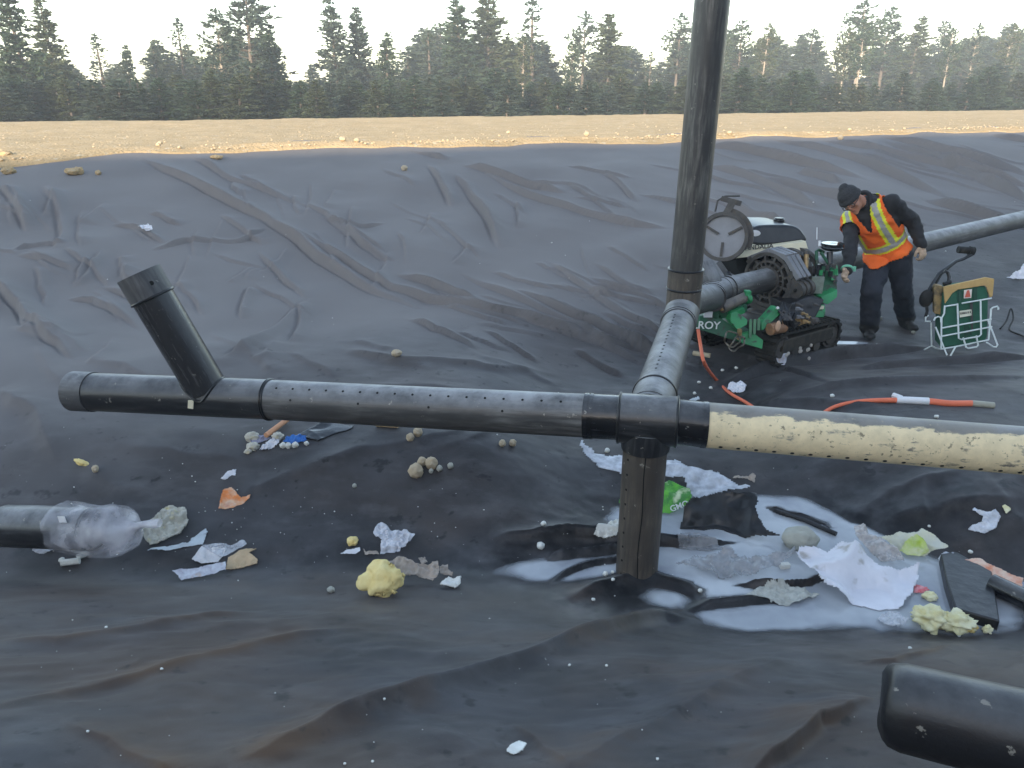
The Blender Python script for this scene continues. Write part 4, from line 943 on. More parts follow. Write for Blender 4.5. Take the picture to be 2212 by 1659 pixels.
for an, to in (('anR', toR), ('anL', toL)):
    a = J[an]; f = Vector((a.x, a.y, a.z - .062)); b.ell(f + to * .07, (.05, .14, .045), Matrix((to.cross(UP), to, UP)).transposed()); b.ell(f + to * .14, (.052, .07, .04), Matrix((to.cross(UP), to, UP)).transposed()); cap(a, f, .075, .055)
# head: crown points up and to the left of the picture, face turned down
camR = Vector((1, 0, 0)); camU = Vector((0, SP, CP)); camF = Vector((0, CP, -SP))
hu = (camR * -.74 + camU * .60 - camF * .28).normalized(); hf = (camR * -.30 - camU * .80 - camF * .42); hf = (hf - hu * hf.dot(hu)).normalized(); hs = hu.cross(hf)
HM3 = Matrix((hs, hf, hu)).transposed(); hc = J['head']
b.ell(hc, (.078, .098, .105), HM3); b.ell(hc + hf * .022 - hu * .065, (.058, .070, .062), HM3); b.ell(hc + hf * .075 - hu * .105, (.028, .026, .022), HM3)
b.ell(hc + hf * .105 - hu * .022, (.014, .022, .026), HM3); b.ell(hc + hf * .088 + hu * .025, (.05, .02, .014), HM3)
for sg in (-1, 1): b.ell(hc + hs * sg * .080 - hu * .012 - hf * .008, (.012, .022, .034), HM3); b.ell(hc + hs * sg * .045 + hf * .066 - hu * .035, (.022, .024, .02), HM3)
b.ell(hc + hf * .090 - hu * .070, (.026, .012, .008), HM3)
def remesh(b, vox, it, name):
    me = b.mesh(name, smooth=None); o = bpy.data.objects.new(name, me); COL.objects.link(o)
    m = o.modifiers.new('r', 'REMESH'); m.mode = 'VOXEL'; m.voxel_size = vox
    s_ = o.modifiers.new('s', 'SMOOTH'); s_.iterations = it; s_.factor = .5
    dg = bpy.context.evaluated_depsgraph_get(); me2 = bpy.data.meshes.new_from_object(o.evaluated_get(dg)); bpy.data.objects.remove(o); return me2
me = remesh(b, .0115, 4, 'body')
# cloth folds: push the clothed surface in and out
co = np.empty(len(me.vertices) * 3); me.vertices.foreach_get('co', co); co = co.reshape(-1, 3); no = np.empty_like(co); me.vertices.foreach_get('normal', no.ravel()); 
no = np.array([v.normal[:] for v in me.vertices])
def segd(pts, p, q):
    p = np.array(p); q = np.array(q); d = q - p; t = np.clip(((pts - p) @ d) / (d @ d), 0, 1); return np.linalg.norm(pts - p - t[:, None] * d, axis=1), t
hd_ = np.linalg.norm(co - np.array(hc), axis=1) < .16
wr = np.array([mnoise.noise(Vector((c[0] * 9, c[1] * 9, c[2] * 15))) + .6 * mnoise.noise(Vector((c[0] * 22, c[1] * 22, c[2] * 30))) for c in co])
co2 = co + no * (wr * .012 * (~hd_))[:, None]; me.vertices.foreach_set('co', co2.ravel())
fc_ = np.array([p.center[:] for p in me.polygons]); mi = np.zeros(len(fc_), int)
best = np.full(len(fc_), 9.)
for a, c, r0, r1, k in segs_:
    d, t = segd(fc_, J[a], J[c]); d = d - (r0 + (r1 - r0) * t); u = d < best; best[u] = d[u]; mi[u] = k
pe = np.array(J['pel']); hgt = (fc_ - pe) @ np.array(TU); d, t = segd(fc_, J['pel'], J['neckb']); tor = (d < .21) & (best > .0)
mi[tor] = np.where(hgt[tor] < .06, 1, 0); mi[(fc_[:, 2] < gR.z + .13) & ((fc_ - np.array(J['anR']))[:, 2] < .03) & (mi == 1)] = 2
hz = (fc_ - np.array(hc)); onh = (np.linalg.norm(hz, axis=1) < .150) & (best > .035) & ((fc_ - np.array(J['neckb'])) @ np.array((hc - J['neckb']).normalized()) > .035); mi[onh] = 3
me.materials.clear()
for m_ in (sleeve, trous, boot, skin): me.materials.append(m_)
me.polygons.foreach_set('material_index', mi); me.polygons.foreach_set('use_smooth', [True] * len(me.polygons))
base_p = root_loc(per)
# vest: the torso surface, lifted off and cut with armholes, neck and hem
vv = np.array([v.co[:] for v in me.vertices]); faces = [tuple(p.vertices) for p in me.polygons]
TUa, TSa, TFa = (np.array(q) for q in (TU, TS, TF)); ck = np.array(J['chest'])
rel = fc_ - np.array(J['pel']); hv_ = rel @ TUa; sv = (fc_ - (np.array(J['pel']) + hv_[:, None] * TUa)) @ TSa; fv = (fc_ - (np.array(J['pel']) + hv_[:, None] * TUa)) @ TFa
Lt = (J['neckb'] - J['pel']).length
shr = (np.array(J['shR']) - pe) @ TSa; shl = (np.array(J['shL']) - pe) @ TSa; mid = (shr + shl) / 2; hw = abs(shl - shr) / 2
u_ = sv - mid * np.clip(hv_ / Lt, 0, 1) + .045 * np.clip(hv_ / Lt, 0, 1)
cand = (hv_ > .0 + .34 * np.clip(-u_, 0, .3)) & (hv_ < Lt * .985) & (np.abs(u_) < np.where(hv_ > Lt * .45, hw * .98, .235)) & ~onh
dR_, _ = segd(fc_, J['elR'], J['wrR']); dL_, _ = segd(fc_, J['elL'], J['wrL']); dR2, tR2 = segd(fc_, J['shR'], J['elR']); dL2, tL2 = segd(fc_, J['shL'], J['elL'])
cand |= (dR2 < .11) & (tR2 < .26) & ~onh
cand &= ~((dR_ < .085) | (dL_ < .085)) & ~((dR2 < .085) & (tR2 > .26)) & ~((dL2 < .088) & (tL2 > .16))
vneck = (fv > 0) & (np.abs(u_) < .010 + .062 * np.clip((hv_ - Lt * .62) / (Lt * .34), 0, 1)) & (hv_ > Lt * .62); cand &= ~vneck
bm = bmesh.new(); vm = {}
for fi in np.nonzero(cand)[0]:
    vs = []
    for k in faces[fi]:
        if k not in vm: n_ = no[k]; vm[k] = bm.verts.new(vv[k] + n_ * .016 - np.array(base_p))
        vs.append(vm[k])
    f = bm.faces.new(vs); f.smooth = True
    h_ = hv_[fi]; uu = u_[fi]; m_ = 0; bh = .145 + .0 * uu
    if abs(h_ - bh) < .052: m_ = 2 if abs(h_ - bh) < .027 else 1
    if h_ > bh: 
        du = abs(uu - .10) if uu > 0 else abs(uu + .145)
        if du < .046: m_ = 2 if du < .021 else (1 if m_ != 2 else 2)
    f.material_index = m_
vme = bpy.data.meshes.new('safety_vest'); bm.to_mesh(vme); bm.free()
for m_ in (orange, lime, silver): vme.materials.append(m_)
vest = bpy.data.objects.new('safety_vest', vme); COL.objects.link(vest); vest.parent = per
md = vest.modifiers.new('solid', 'SOLIDIFY'); md.thickness = .006; md.offset = 1
me.transform(Matrix.Translation(-base_p)); body = bpy.data.objects.new('body', me); COL.objects.link(body); body.parent = per
# knit cap
b = B(); b.ell(hc + hu * .045 - hf * .010, (.094, .112, .090), HM3, 26, 16); b.ell(hc + hu * .13 - hf * .035, (.045, .05, .03), HM3)
b.tube([hc + hu * .018 - hf * .008 + (hs * math.cos(k * math.pi / 12) * .090 + hf * math.sin(k * math.pi / 12) * .108) + hu * (.012 * math.sin(k * math.pi / 12)) for k in range(24)], .016, 10, closed=True, sq=(1.0, 1.5))
b2 = remesh(b, .009, 3, 'knit_cap'); b2.materials.append(knit); b2.polygons.foreach_set('use_smooth', [True] * len(b2.polygons)); b2.transform(Matrix.Translation(-base_p)); kc = bpy.data.objects.new('knit_cap', b2); COL.objects.link(kc); kc.parent = per
# glasses, eyes, brows, mouth
b = B()
for sg in (-1, 1):
    c = hc + hs * sg * .034 + hf * .103 - hu * .006
    b.tube([c + hs * math.cos(k * math.pi / 8) * .026 + hu * math.sin(k * math.pi / 8) * .018 for k in range(16)], .0035, 6, closed=True)
    b.tube([c + hs * sg * .026, hc + hs * sg * .084 + hf * .06 - hu * .002, hc + hs * sg * .088 - hf * .01 + hu * .002], .0035, 6)
b.tube([hc + hs * -.008 + hf * .112 - hu * .004, hc + hs * .008 + hf * .112 - hu * .004], .003, 6); put('glasses', b, blackp, per)
b = B()
for sg in (-1, 1): b.ell(hc + hs * sg * .034 + hf * .086 - hu * .006, (.013, .012, .009), HM3)
put('eyes', b, pm('eye', (.5, .48, .45), (.05, .03, .02), 60, .2), per)
b = B(); b.ell(hc + hf * .099 - hu * .068, (.024, .006, .004), HM3); put('mouth', b, pm('lips', (.32, .10, .08), rough=.5), per)
# collar of the sweater seen in the neck of the vest
b = B(); nb_ = J['neckb'] + (J['head'] - J['neckb']) * .12; ax_ = (J['head'] - J['neckb']).normalized()
b.tube([nb_ + (Matrix.Rotation(2 * math.pi * k / 24, 3, ax_) @ ax_.orthogonal().normalized()) * .078 for k in range(24)], .022, 10, closed=True); put('collar', b, sleeve, per)
# gloved hands
def glove(wr_, fdir, pdir, curl, left):
    """fdir: along the fingers, pdir: palm normal"""
    f = Vector(fdir).normalized(); p = Vector(pdir); p = (p - f * p.dot(f)).normalized(); s_ = f.cross(p) * (1 if left else -1); b = B(); w_ = Vector(wr_)
    def c2(a, q, r0, r1): b.tube([a, (a + q) / 2, q], [r0, (r0 + r1) / 2, r1], 12); b.ell(a, (r0,) * 3, None, 12, 8); b.ell(q, (r1,) * 3, None, 12, 8)
    c2(w_ - f * .03, w_ + f * .02, .040, .036)
    pm_ = Matrix((s_, f, p)).transposed(); b.ell(w_ + f * .065, (.047, .058, .021), pm_)
    for i, (o_, l_) in enumerate(((-.034, .072), (-.012, .082), (.011, .078), (.032, .062))):
        a = w_ + f * (.105 - abs(o_) * .25) + s_ * o_; d = f.copy(); q = a
        for k, fr in enumerate((.42, .32, .26)):
            d = (Matrix.Rotation(curl * (.55 + .25 * k) * (1 + .08 * i), 3, s_ if (f.cross(p)).dot(s_) > 0 else -s_) @ d).normalized() if True else d
            if k == 0 and d.dot(p) < 0: pass
            e = q + d * l_ * fr; c2(q, e, .0125 - .0012 * k, .0115 - .0012 * k); q = e
        c2(w_ + f * .05 + s_ * o_ * .8, a, .016, .013)
    t0 = w_ + f * .03 - s_ * .035; t1 = t0 + (f * .6 - s_ * .75 + p * .25).normalized() * .042; t2 = t1 + (f * .85 - s_ * .2 + p * .35).normalized() * .034; c2(t0, t1, .019, .015); c2(t1, t2, .0145, .012)
    m2 = remesh(b, .0045, 2, 'glove'); m2.materials.append(gl_m); m2.polygons.foreach_set('use_smooth', [True] * len(m2.polygons)); m2.transform(Matrix.Translation(-base_p)); o = bpy.data.objects.new('work_glove', m2); COL.objects.link(o); o.parent = per
fr = (J['wrR'] - J['elR']).normalized(); fl = (J['wrL'] - J['elL']).normalized()
glove(J['wrR'], fr + camR * -.25, camR * .55 - camF * .6, .75, False)
glove(J['wrL'], fl * .6 - camU * .7 + camR * .05, -camR * .3 + camF * .8 - camU * .1, .95, True)
b = B(); cr = J['wrR'] - fr * .012; b.tube([cr + (Matrix.Rotation(2 * math.pi * k / 20, 3, fr) @ fr.orthogonal().normalized()) * .047 for k in range(20)], .012, 8, closed=True, sq=(1, 1)); b.box(cr + camR * .05 - camF * .01, (.045, .02, .045)); put('green_cuff', b, pm('mint green cuff', (.20, .62, .42), rough=.6), per)
# ------------------------------------------------------------------ litter in and round the sump
def film(name, col, alpha, rough=.35, col2=None, scale=14):
    m, N, L, b = newmat(name)
    tc = N.new('ShaderNodeTexCoord'); n = N.new('ShaderNodeTexNoise'); n.inputs['Scale'].default_value = scale; n.inputs['Detail'].default_value = 6; L.new(tc.outputs['Object'], n.inputs['Vector'])
    r = N.new('ShaderNodeMapRange'); r.inputs[1].default_value = .35; r.inputs[2].default_value = .65; r.inputs[3].default_value = max(0, alpha - .25); r.inputs[4].default_value = min(1, alpha + .25); L.new(n.outputs[0], r.inputs[0]); L.new(r.outputs[0], b.inputs['Alpha'])
    b.inputs['Base Color'].default_value = (*col, 1); b.inputs['Roughness'].default_value = rough
    if col2:
        mx = N.new('ShaderNodeMix'); mx.data_type = 'RGBA'; mx.inputs[6].default_value = (*col, 1); mx.inputs[7].default_value = (*col2, 1); L.new(n.outputs[0], mx.inputs[0]); L.new(mx.outputs[2], b.inputs['Base Color'])
    return m
clear = film('clear plastic film', (.72, .74, .78), .45, .25); cloudy = film('cloudy plastic film', (.74, .76, .82), .72, .35)
greyf = film('grey wet film', (.36, .37, .39), .55, .3); beigef = film('dirty beige film', (.56, .47, .40), .86, .6, (.42, .34, .28))
whitep = pm('white plastic', (.76, .77, .82), (.66, .66, .70), 8, .45, .002, 30)
paper = pm('wet white paper', (.72, .72, .74), (.56, .54, .54), 12, .8)
tissue = pm('wet tissue', (.62, .59, .50), (.50, .47, .40), 24, .85, .004, 60, c3=(.66, .58, .36), s3=20)
ltblue = pm('pale blue plastic', (.58, .66, .70), (.48, .52, .54), 12, .5)
cardb = pm('tan cardboard', (.60, .43, .27), (.50, .36, .22), 10, .8)
newsp = pm('printed paper', (.60, .63, .68), (.40, .38, .44), 26, .7, c3=(.55, .40, .30), s3=12)
orangep = pm('orange wrapper print', (.85, .25, .06), (.82, .62, .45), 13, .5, lo=.40, hi=.62, c3=(.55, .08, .04), s3=9)
yellowf = pm('yellow foam', (.86, .70, .33), (.78, .58, .22), 10, .9, .006, 50)
yfoam = pm('wet pale yellow foam', (.74, .66, .34), (.78, .74, .52), 14, .9, .005, 50)
wfoam = pm('white foam', (.78, .79, .76), (.66, .66, .60), 20, .9, .004, 60)
stonem = pm('tan stone', (.52, .42, .29), (.42, .34, .24), 12, .9, .004, 60, c3=(.60, .52, .40), s3=22)
stoneg = pm('grey stone', (.44, .44, .38), (.34, .34, .30), 10, .8, .004, 50)
violet = pm('grey violet rag', (.25, .25, .34), (.36, .37, .48), 22, .85)
bluep = pm('blue plastic', (.015, .20, .62), (.02, .14, .45), 20, .5)
limep = pm('lime wrapper', (.42, .56, .06), (.62, .64, .36), 10, .45, c3=(.70, .68, .45), s3=9)
greenw = pm('green wrapper', (.13, .52, .06), (.05, .26, .05), 11, .4, .002, 30, lo=.42, hi=.56, c3=(.62, .72, .45), s3=13)
palewr = pm('pale yellow wrapper', (.70, .68, .50), (.60, .60, .52), 14, .5)
redc = pm('red orange carton', (.74, .26, .15), (.80, .58, .46), 16, .7, lo=.4, hi=.65)
pinkc = pm('pink scrap', (.78, .40, .44), (.72, .10, .12), 30, .6)
blackl = pm('wet black liner scrap', (.008, .0085, .010), (.03, .03, .034), 7, .35, .006, 12, lo=.4, hi=.75)
rodm = pm('terracotta rod', (.74, .36, .20), (.66, .32, .18), 18, .8)
def inpoly(px, py, poly):
    c = np.zeros(px.shape, bool); n = len(poly)
    for i in range(n):
        x0, y0 = poly[i]; x1, y1 = poly[(i + 1) % n]
        if y0 == y1: continue
        c ^= ((y0 > py) != (y1 > py)) & (px < (x1 - x0) * (py - y0) / (y1 - y0) + x0)
    return c
SID = [100]
def sheet(name, label, cat, outl, mt, tilt=.25, amp=.03, lift=.012, fr=9, thick=.0015, group=None, res=None, parts=(), parent=None, fine=1., off=0.):
    """a crumpled sheet: the outline is laid on a plane rising away from the camera, then folded and let down on the ground"""
    SID[0] += 1; sd = SID[0]; pts = np.array(outl, float); yb = pts[:, 1].max(); xb = pts[pts[:, 1] > yb - .25 * (np.ptp(pts[:, 1]) + 1)][:, 0].mean()
    b0 = G(xb, yb); aw = Vector((b0.x, b0.y, 0)).normalized(); rt_ = Vector((aw.y, -aw.x, 0)); pu = aw * math.cos(tilt) + UP * math.sin(tilt); pn = rt_.cross(pu); pn = pn if pn.z > 0 else -pn
    org = np.array(b0) + np.array(pn) * off
    def topl(x, y):
        dx, dy, dz = ray(x, y); D_ = np.stack([np.broadcast_to(dx, np.shape(x)), np.broadcast_to(dy, np.shape(x)), np.broadcast_to(dz, np.shape(x))], -1)
        t = ((org - np.array((0, 0, CAMZ))) @ np.array(pn)) / (D_ @ np.array(pn)); q = D_ * t[..., None] + np.array((0, 0, CAMZ)) - org
        return q @ np.array(rt_), q @ np.array(pu)
    A, U = topl(pts[:, 0], pts[:, 1]); poly = list(zip(A, U)); ext = max(np.ptp(A), np.ptp(U)); rs = res or max(.0035, ext / 75)
    ga, gu = np.meshgrid(np.arange(A.min() - rs, A.max() + rs, rs), np.arange(U.min() - rs, U.max() + rs, rs))
    ja = ga + .8 * rs * (vn(ga * 40, gu * 40, sd) - .5) + .02 * ext * (fbm(ga * 9 / ext, gu * 9 / ext, sd + 5, 3) - .5) * 2; ju = gu + .02 * ext * (fbm(ga * 9 / ext, gu * 9 / ext, sd + 9, 3) - .5) * 2
    cc = inpoly((ja[:-1, :-1] + ja[1:, 1:]) / 2, (ju[:-1, :-1] + ju[1:, 1:]) / 2, poly)
    f = fr / max(.12, ext) * .35
    n1 = 1 - 2 * np.abs(fbm(ga * f + 7, gu * f, sd + 1, 3) - .5) * 1.6; n2 = fbm(ga * f * 2.3, gu * f * 2.3, sd + 3, 3)
    h = amp * ((n1 - .4) + .5 * fine * (n2 - .5) + .18 * fine * (1 - 2 * np.abs(fbm(ga * f * 4, gu * f * 4, sd + 11, 2) - .5)))
    W_ = org + ga[..., None] * np.array(rt_) + gu[..., None] * np.array(pu) + h[..., None] * np.array(pn)
    g = gz(W_[..., 0], W_[..., 1]); W_[..., 2] = np.maximum(W_[..., 2], g + lift * .35) if tilt > .02 else g + lift + np.maximum(h, -lift * .6)
    o = grid_obj(name, W_[..., 0], W_[..., 1], W_[..., 2], mt, cc)
    if len(o.data.vertices) == 0: print('EMPTY', label)
    md = o.modifiers.new('thick', 'SOLIDIFY'); md.thickness = thick; md.offset = 0
    cen = Vector(W_[:-1, :-1][cc].mean(0)); o.data.transform(Matrix.Translation(-cen)); o.location = cen
    if parent: o.parent = parent; o.location = cen - root_loc(parent)
    elif label: tag(o, label, cat, group)
    o['c'] = 0; del o['c']
    return o
ICO = {}
def blob(name, label, cat, px, py, rx, ry, mt, rough=.25, group=None, fz=1.6, sub=4, sink=.25, deep=None, sharp=0):
    SID[0] += 1; sd = SID[0]; b0 = G(px, py + ry * .75); d = depth(b0); RX = rx * d / FPX; RZ = ry * d / FPX / .95; RY = deep or (RX + RZ) / 2
    if sub not in ICO:
        bm = bmesh.new(); bmesh.ops.create_icosphere(bm, subdivisions=sub, radius=1); ICO[sub] = ([v.co.copy() for v in bm.verts], [tuple(v.index for v in f.verts) for f in bm.faces]); bm.free()
    vs, fs = ICO[sub]; off = Vector((sd * 3.7, sd * 1.3, 0)); out = []
    for v in vs:
        n = mnoise.noise(v * fz + off) + .5 * mnoise.noise(v * fz * 2.3 + off) + .25 * mnoise.noise(v * fz * 5 + off)
        k = 1 + rough * n
        if sharp: k = 1 + rough * (round(n * 3) / 3)
        out.append(Vector((v.x * RX, v.y * RY, v.z * RZ)) * k)
    me = bpy.data.meshes.new(name); me.from_pydata([tuple(v) for v in out], [], fs); me.polygons.foreach_set('use_smooth', [True] * len(fs)); me.materials.append(mt); me.update()
    o = bpy.data.objects.new(name, me); COL.objects.link(o); o.location = Vector((b0.x, b0.y, b0.z)) + UP * RZ * (1 - sink) + Vector((b0.x, b0.y, 0)).normalized() * RY * .4; o.rotation_euler.z = rnd.uniform(-.3, .3)
    if label: tag(o, label, cat, group)
    return o
def stick(name, label, cat, pts, r, mt, n=10, lift=None, flat=1.0, group=None):
    w_ = [G(x, y) + UP * ((r * flat) if lift is None else lift) for x, y in pts]; b = B(); b.tube(w_, r, n, sq=(1, 1))
    o = put(name, b, mt, None, loc=w_[0]); tag(o, label, cat, group); return o
m3 = lambda L_: [C3(*p) for p in L_]; m4 = lambda L_: [C4(*p) for p in L_]; m5 = lambda L_: [C5(*p) for p in L_]; m6 = lambda L_: [C6(*p) for p in L_]
# left gully
bagd = (SP1 - SP0).normalized(); bu = (UP - bagd * bagd.z).normalized(); bs = bagd.cross(bu)
b = B(); prof = [(-.20, .124, .0), (-.17, .131, 0), (-.10, .128, -.004), (0, .130, -.006), (.06, .132, -.01), (.14, .128, -.012), (.19, .112, -.012), (.225, .080, -.006), (.255, .042, .010), (.28, .020, .022), (.33, .016, .034), (.38, .024, .040), (.42, .020, .046)]
b.tube([SP1 + bagd * t + bu * dz for t, r, dz in prof], [r for t, r, dz in prof], 40, cap=False, upv=bu)
for i, v in enumerate(b.v):
    p = Vector(v); q = p - SP1; t = q.dot(bagd); c = SP1 + bagd * t; rr_ = p - c; a = math.atan2(rr_.dot(bs), rr_.dot(bu))
    k = 1 + .05 * math.sin(a * 5 + t * 9) + .16 * mnoise.noise(p * 12) + .08 * mnoise.noise(p * 34); b.v[i] = tuple(c + rr_ * max(.7, k))
bagt = thing('plastic_bag', 'cloudy clear plastic bag pulled over the left pipe end, twisted shut', 'plastic bag', SP1)
o = put('bag_film', b, film('bag over pipe', (.76, .78, .88), .36, .25, (.58, .56, .56), 7), bagt, smooth=60)
sheet('bag_skirt', None, None, m3([(250, 1090), (330, 1000), (380, 960), (430, 960), (470, 880), (560, 1060), (430, 1080), (340, 1120), (290, 1110)]), cloudy, .6, .02, parent=bagt)
b = B(); c = SP1 - bagd * .06 + (bu * .75 - bs * .66).normalized() * .138; c2 = SP1 - bagd * .06 + (bu * .75 + bs * .66).normalized() * .138; c = c if (Vector((0, 0, CAMZ)) - c).length < (Vector((0, 0, CAMZ)) - c2).length else c2
b.box(c, (.042, .004, .035), Matrix((bagd, (c - SP1 + bagd * .06).normalized(), bu)).transposed()); put('white_sticker', b, white, bagt)
sheet('tissue_wad', 'ragged beige wad of wet tissue right of the wrapped pipe', 'tissue', m3([(1080, 940), (1130, 905), (1220, 810), (1290, 755), (1430, 760), (1455, 870), (1400, 950), (1270, 1020), (1160, 1055)]), tissue, .55, .035, fr=12, thick=.008)
sheet('plastic_strip', 'pale blue torn plastic strip pointing up to the right', 'plastic scrap', m3([(1120, 1095), (1250, 1060), (1450, 1035), (1490, 990), (1585, 915), (1600, 960), (1570, 1060), (1300, 1085)]), ltblue, .35, .02)
sheet('paper_sheet', 'creased white paper sheet beside tan cardboard in the gully', 'paper', m3([(1480, 1150), (1560, 1060), (1750, 1078), (1720, 1140), (1690, 1180), (1560, 1192)]), paper, .35, .015)
sheet('clear_scrap', 'nearly clear film scrap behind the creased white paper', 'plastic scrap', m3([(1560, 1060), (1640, 1035), (1790, 1050), (1880, 1010), (1910, 1050), (1800, 1110), (1700, 1150)]), clear, .3, .02)
sheet('cardboard_piece', 'tan cardboard piece with torn pointed end', 'cardboard', m3([(1740, 1240), (1760, 1150), (1850, 1090), (1980, 1078), (1920, 1110), (1990, 1160), (1980, 1190), (1880, 1222)]), cardb, .35, .012, thick=.006)
sheet('newspaper_strip', 'printed grey blue paper strip lowest in the left gully pile', 'paper', m3([(1330, 1245), (1540, 1222), (1660, 1190), (1740, 1180), (1740, 1240), (1560, 1290), (1400, 1320)]), newsp, .25, .012)
stick('white_tube', 'longer white tube lying in front of the wrapped pipe', 'tube', [C3(478, 1205), C3(620, 1188)], .0175, wfoam, 14)
stick('white_tube', 'shorter bent white tube just behind the longer one', 'tube', [C3(595, 1160), C3(690, 1120)], .015, wfoam, 14)
blob('foam_bit', 'small white foam bit left of the white tubes', 'foam', *C3(480, 1162), 7, 5, wfoam)
sheet('orange_wrapper', 'orange candy wrapper standing alone on the dark bank', 'wrapper', m3([(1688, 768), (1700, 700), (1722, 622), (1790, 600), (1858, 680), (1930, 658), (1925, 685), (1860, 742), (1780, 765)]), orangep, .8, .015, fr=5)
blob('foam_stick', 'yellow finger of foam at the foot of the left slope', 'foam', *C3(640, 415), 17, 6, yellowf, .35, deep=.02).rotation_euler = (0, .55, 0)
blob('pebble', 'pale pebble right of the yellow foam finger', 'stone', *C3(740, 460), 7, 8, stonem)
sheet('silver_scrap', 'small silvery plastic scrap above the orange wrapper', 'plastic scrap', m3([(1705, 540), (1760, 482), (1822, 468), (1820, 520), (1770, 525), (1745, 548)]), whitep, .5, .02)
# heap under the perforated run
blob('foam_lump', 'cream lump at the left of the debris heap under the pipe', 'foam', *C4(50, 215), 15, 9, tissue, .35)
sheet('grey_rag', 'grey violet rag in the debris heap under the pipe', 'rag', m4([(30, 240), (60, 205), (150, 200), (200, 235), (120, 262), (50, 260)]), violet, .5, .02)
stick('rod', 'terracotta rod leaning on the debris heap', 'rod', [C4(160, 232), C4(325, 108)], .017, rodm, 14, .03)
sheet('blue_scrap', 'bright blue plastic scrap in the debris heap', 'plastic scrap', m4([(285, 240), (330, 215), (400, 208), (465, 212), (470, 250), (380, 268), (320, 262)]), bluep, .4, .03)
sheet('white_rag', 'crumpled white rag below the terracotta rod', 'rag', m4([(105, 310), (150, 270), (220, 232), (270, 225), (255, 270), (200, 315), (140, 320)]), whitep, .4, .03)
for i, (x, y, r_) in enumerate(((55, 290, 13), (20, 325, 8), (250, 212, 12))): blob('foam_lump', ('beige lump at the front of the debris heap', 'small yellowish lump lowest in the debris heap', 'round cream lump between the terracotta rod and blue scrap')[i], 'foam', *C4(x, y), r_, r_ * .7, tissue, .3)
for i, (x, y, r_) in enumerate(((290, 280, 7), (330, 280, 7), (385, 275, 7), (470, 262, 5))): blob('foam_crumb', 'cream foam crumb along the front of the blue scrap', 'foam', *C4(x, y), r_, r_ * .9, wfoam, .3, 'foam crumbs by the blue scrap')
sheet('liner_offcut', 'glossy black offcut of liner lying under the perforated run', 'liner scrap', m4([(370, 215), (480, 165), (620, 95), (830, 140), (820, 165), (690, 200), (560, 248), (480, 232)]), pm('wet glossy black sheet', (.012, .014, .018), rough=.2), .12, .02, fr=4, thick=.006)
stick('wood_offcut', 'short tan wood offcut half hidden below the perforated run', 'wood', [C4(1012, 130), C4(1180, 140)], .030, pm('tan wood', (.52, .38, .22), (.42, .3, .17), 14, .85, stretch=(2, 12, 12)), 6)
for (x, y, r_, lb) in ((1270, 222, 9.5, 'left tan stone of the pair under the pipe'), (1330, 182, 10.5, 'right tan stone of the pair under the pipe'), (1315, 487, 16.5, 'largest round tan stone in the cluster on the bank'), (1360, 412, 10.5, 'grey tan stone behind the largest one of the cluster'), (1435, 425, 14, 'pointed tan stone in the middle of the cluster'), (1495, 460, 7, 'small tan stone right in the cluster'), (1430, 478, 5.5, 'smallest stone at the front of the cluster'), (1580, 440, 6.8, 'round pebble apart at the right of the cluster'), (1980, 266, 8, 'left pebble of two under the coupling'), (2060, 264, 8, 'right pebble of two under the coupling'), (840, 592, 5, 'lone white pebble in the middle of the bank')):
    x_, y_ = C4(x, y); blob('stone', lb, 'stone', x_, y_, r_ * .95, r_ * .95, stonem if r_ > 7 else stoneg, .16, 'stones on the bank below the pipe', sink=.12)
# gully in the middle
sheet('clear_scrap', 'cloudy plastic scrap with fringe above the yellow foam', 'plastic scrap', m4([(985, 955), (1000, 920), (1045, 878), (1110, 915), (1165, 945), (1240, 940), (1305, 970), (1220, 1060), (1170, 1112), (1040, 1110), (1045, 1010), (1000, 985)]), cloudy, .55, .035, fr=12)
sheet('blue_white_scrap', 'pale lilac plastic piece left of the fringed scrap', 'plastic scrap', m4([(732, 1112), (780, 1085), (880, 1066), (882, 1095), (850, 1120)]), whitep, .35, .008)
blob('foam_bit', 'small yellow foam bit over the lilac plastic piece', 'foam', *C4(825, 1022), 12, 9, yellowf, .3)
sheet('tan_scrap', 'olive tan film strip at the foot of the fringed scrap', 'plastic scrap', m4([(905, 1070), (930, 1100), (1010, 1090), (1030, 1120), (920, 1122)]), beigef, .35, .012)
sheet('beige_film', 'dirty beige torn plastic strip behind the big yellow foam', 'plastic scrap', m4([(1040, 1190), (1110, 1180), (1180, 1142), (1260, 1165), (1330, 1205), (1420, 1195), (1480, 1175), (1500, 1230), (1480, 1290), (1440, 1342), (1400, 1310), (1320, 1292), (1240, 1290), (1150, 1250)]), beigef, .45, .035, fr=11)
sheet('beige_film', 'small curled beige film right of the dirty beige strip', 'plastic scrap', m4([(1500, 1210), (1560, 1195), (1565, 1240), (1600, 1262), (1590, 1290), (1500, 1270)]), beigef, .5, .02)
sheet('beige_film', 'tiny beige film loop above the dirty beige strip', 'plastic scrap', m4([(1330, 1150), (1380, 1138), (1400, 1180), (1360, 1200)]), beigef, .6, .02)
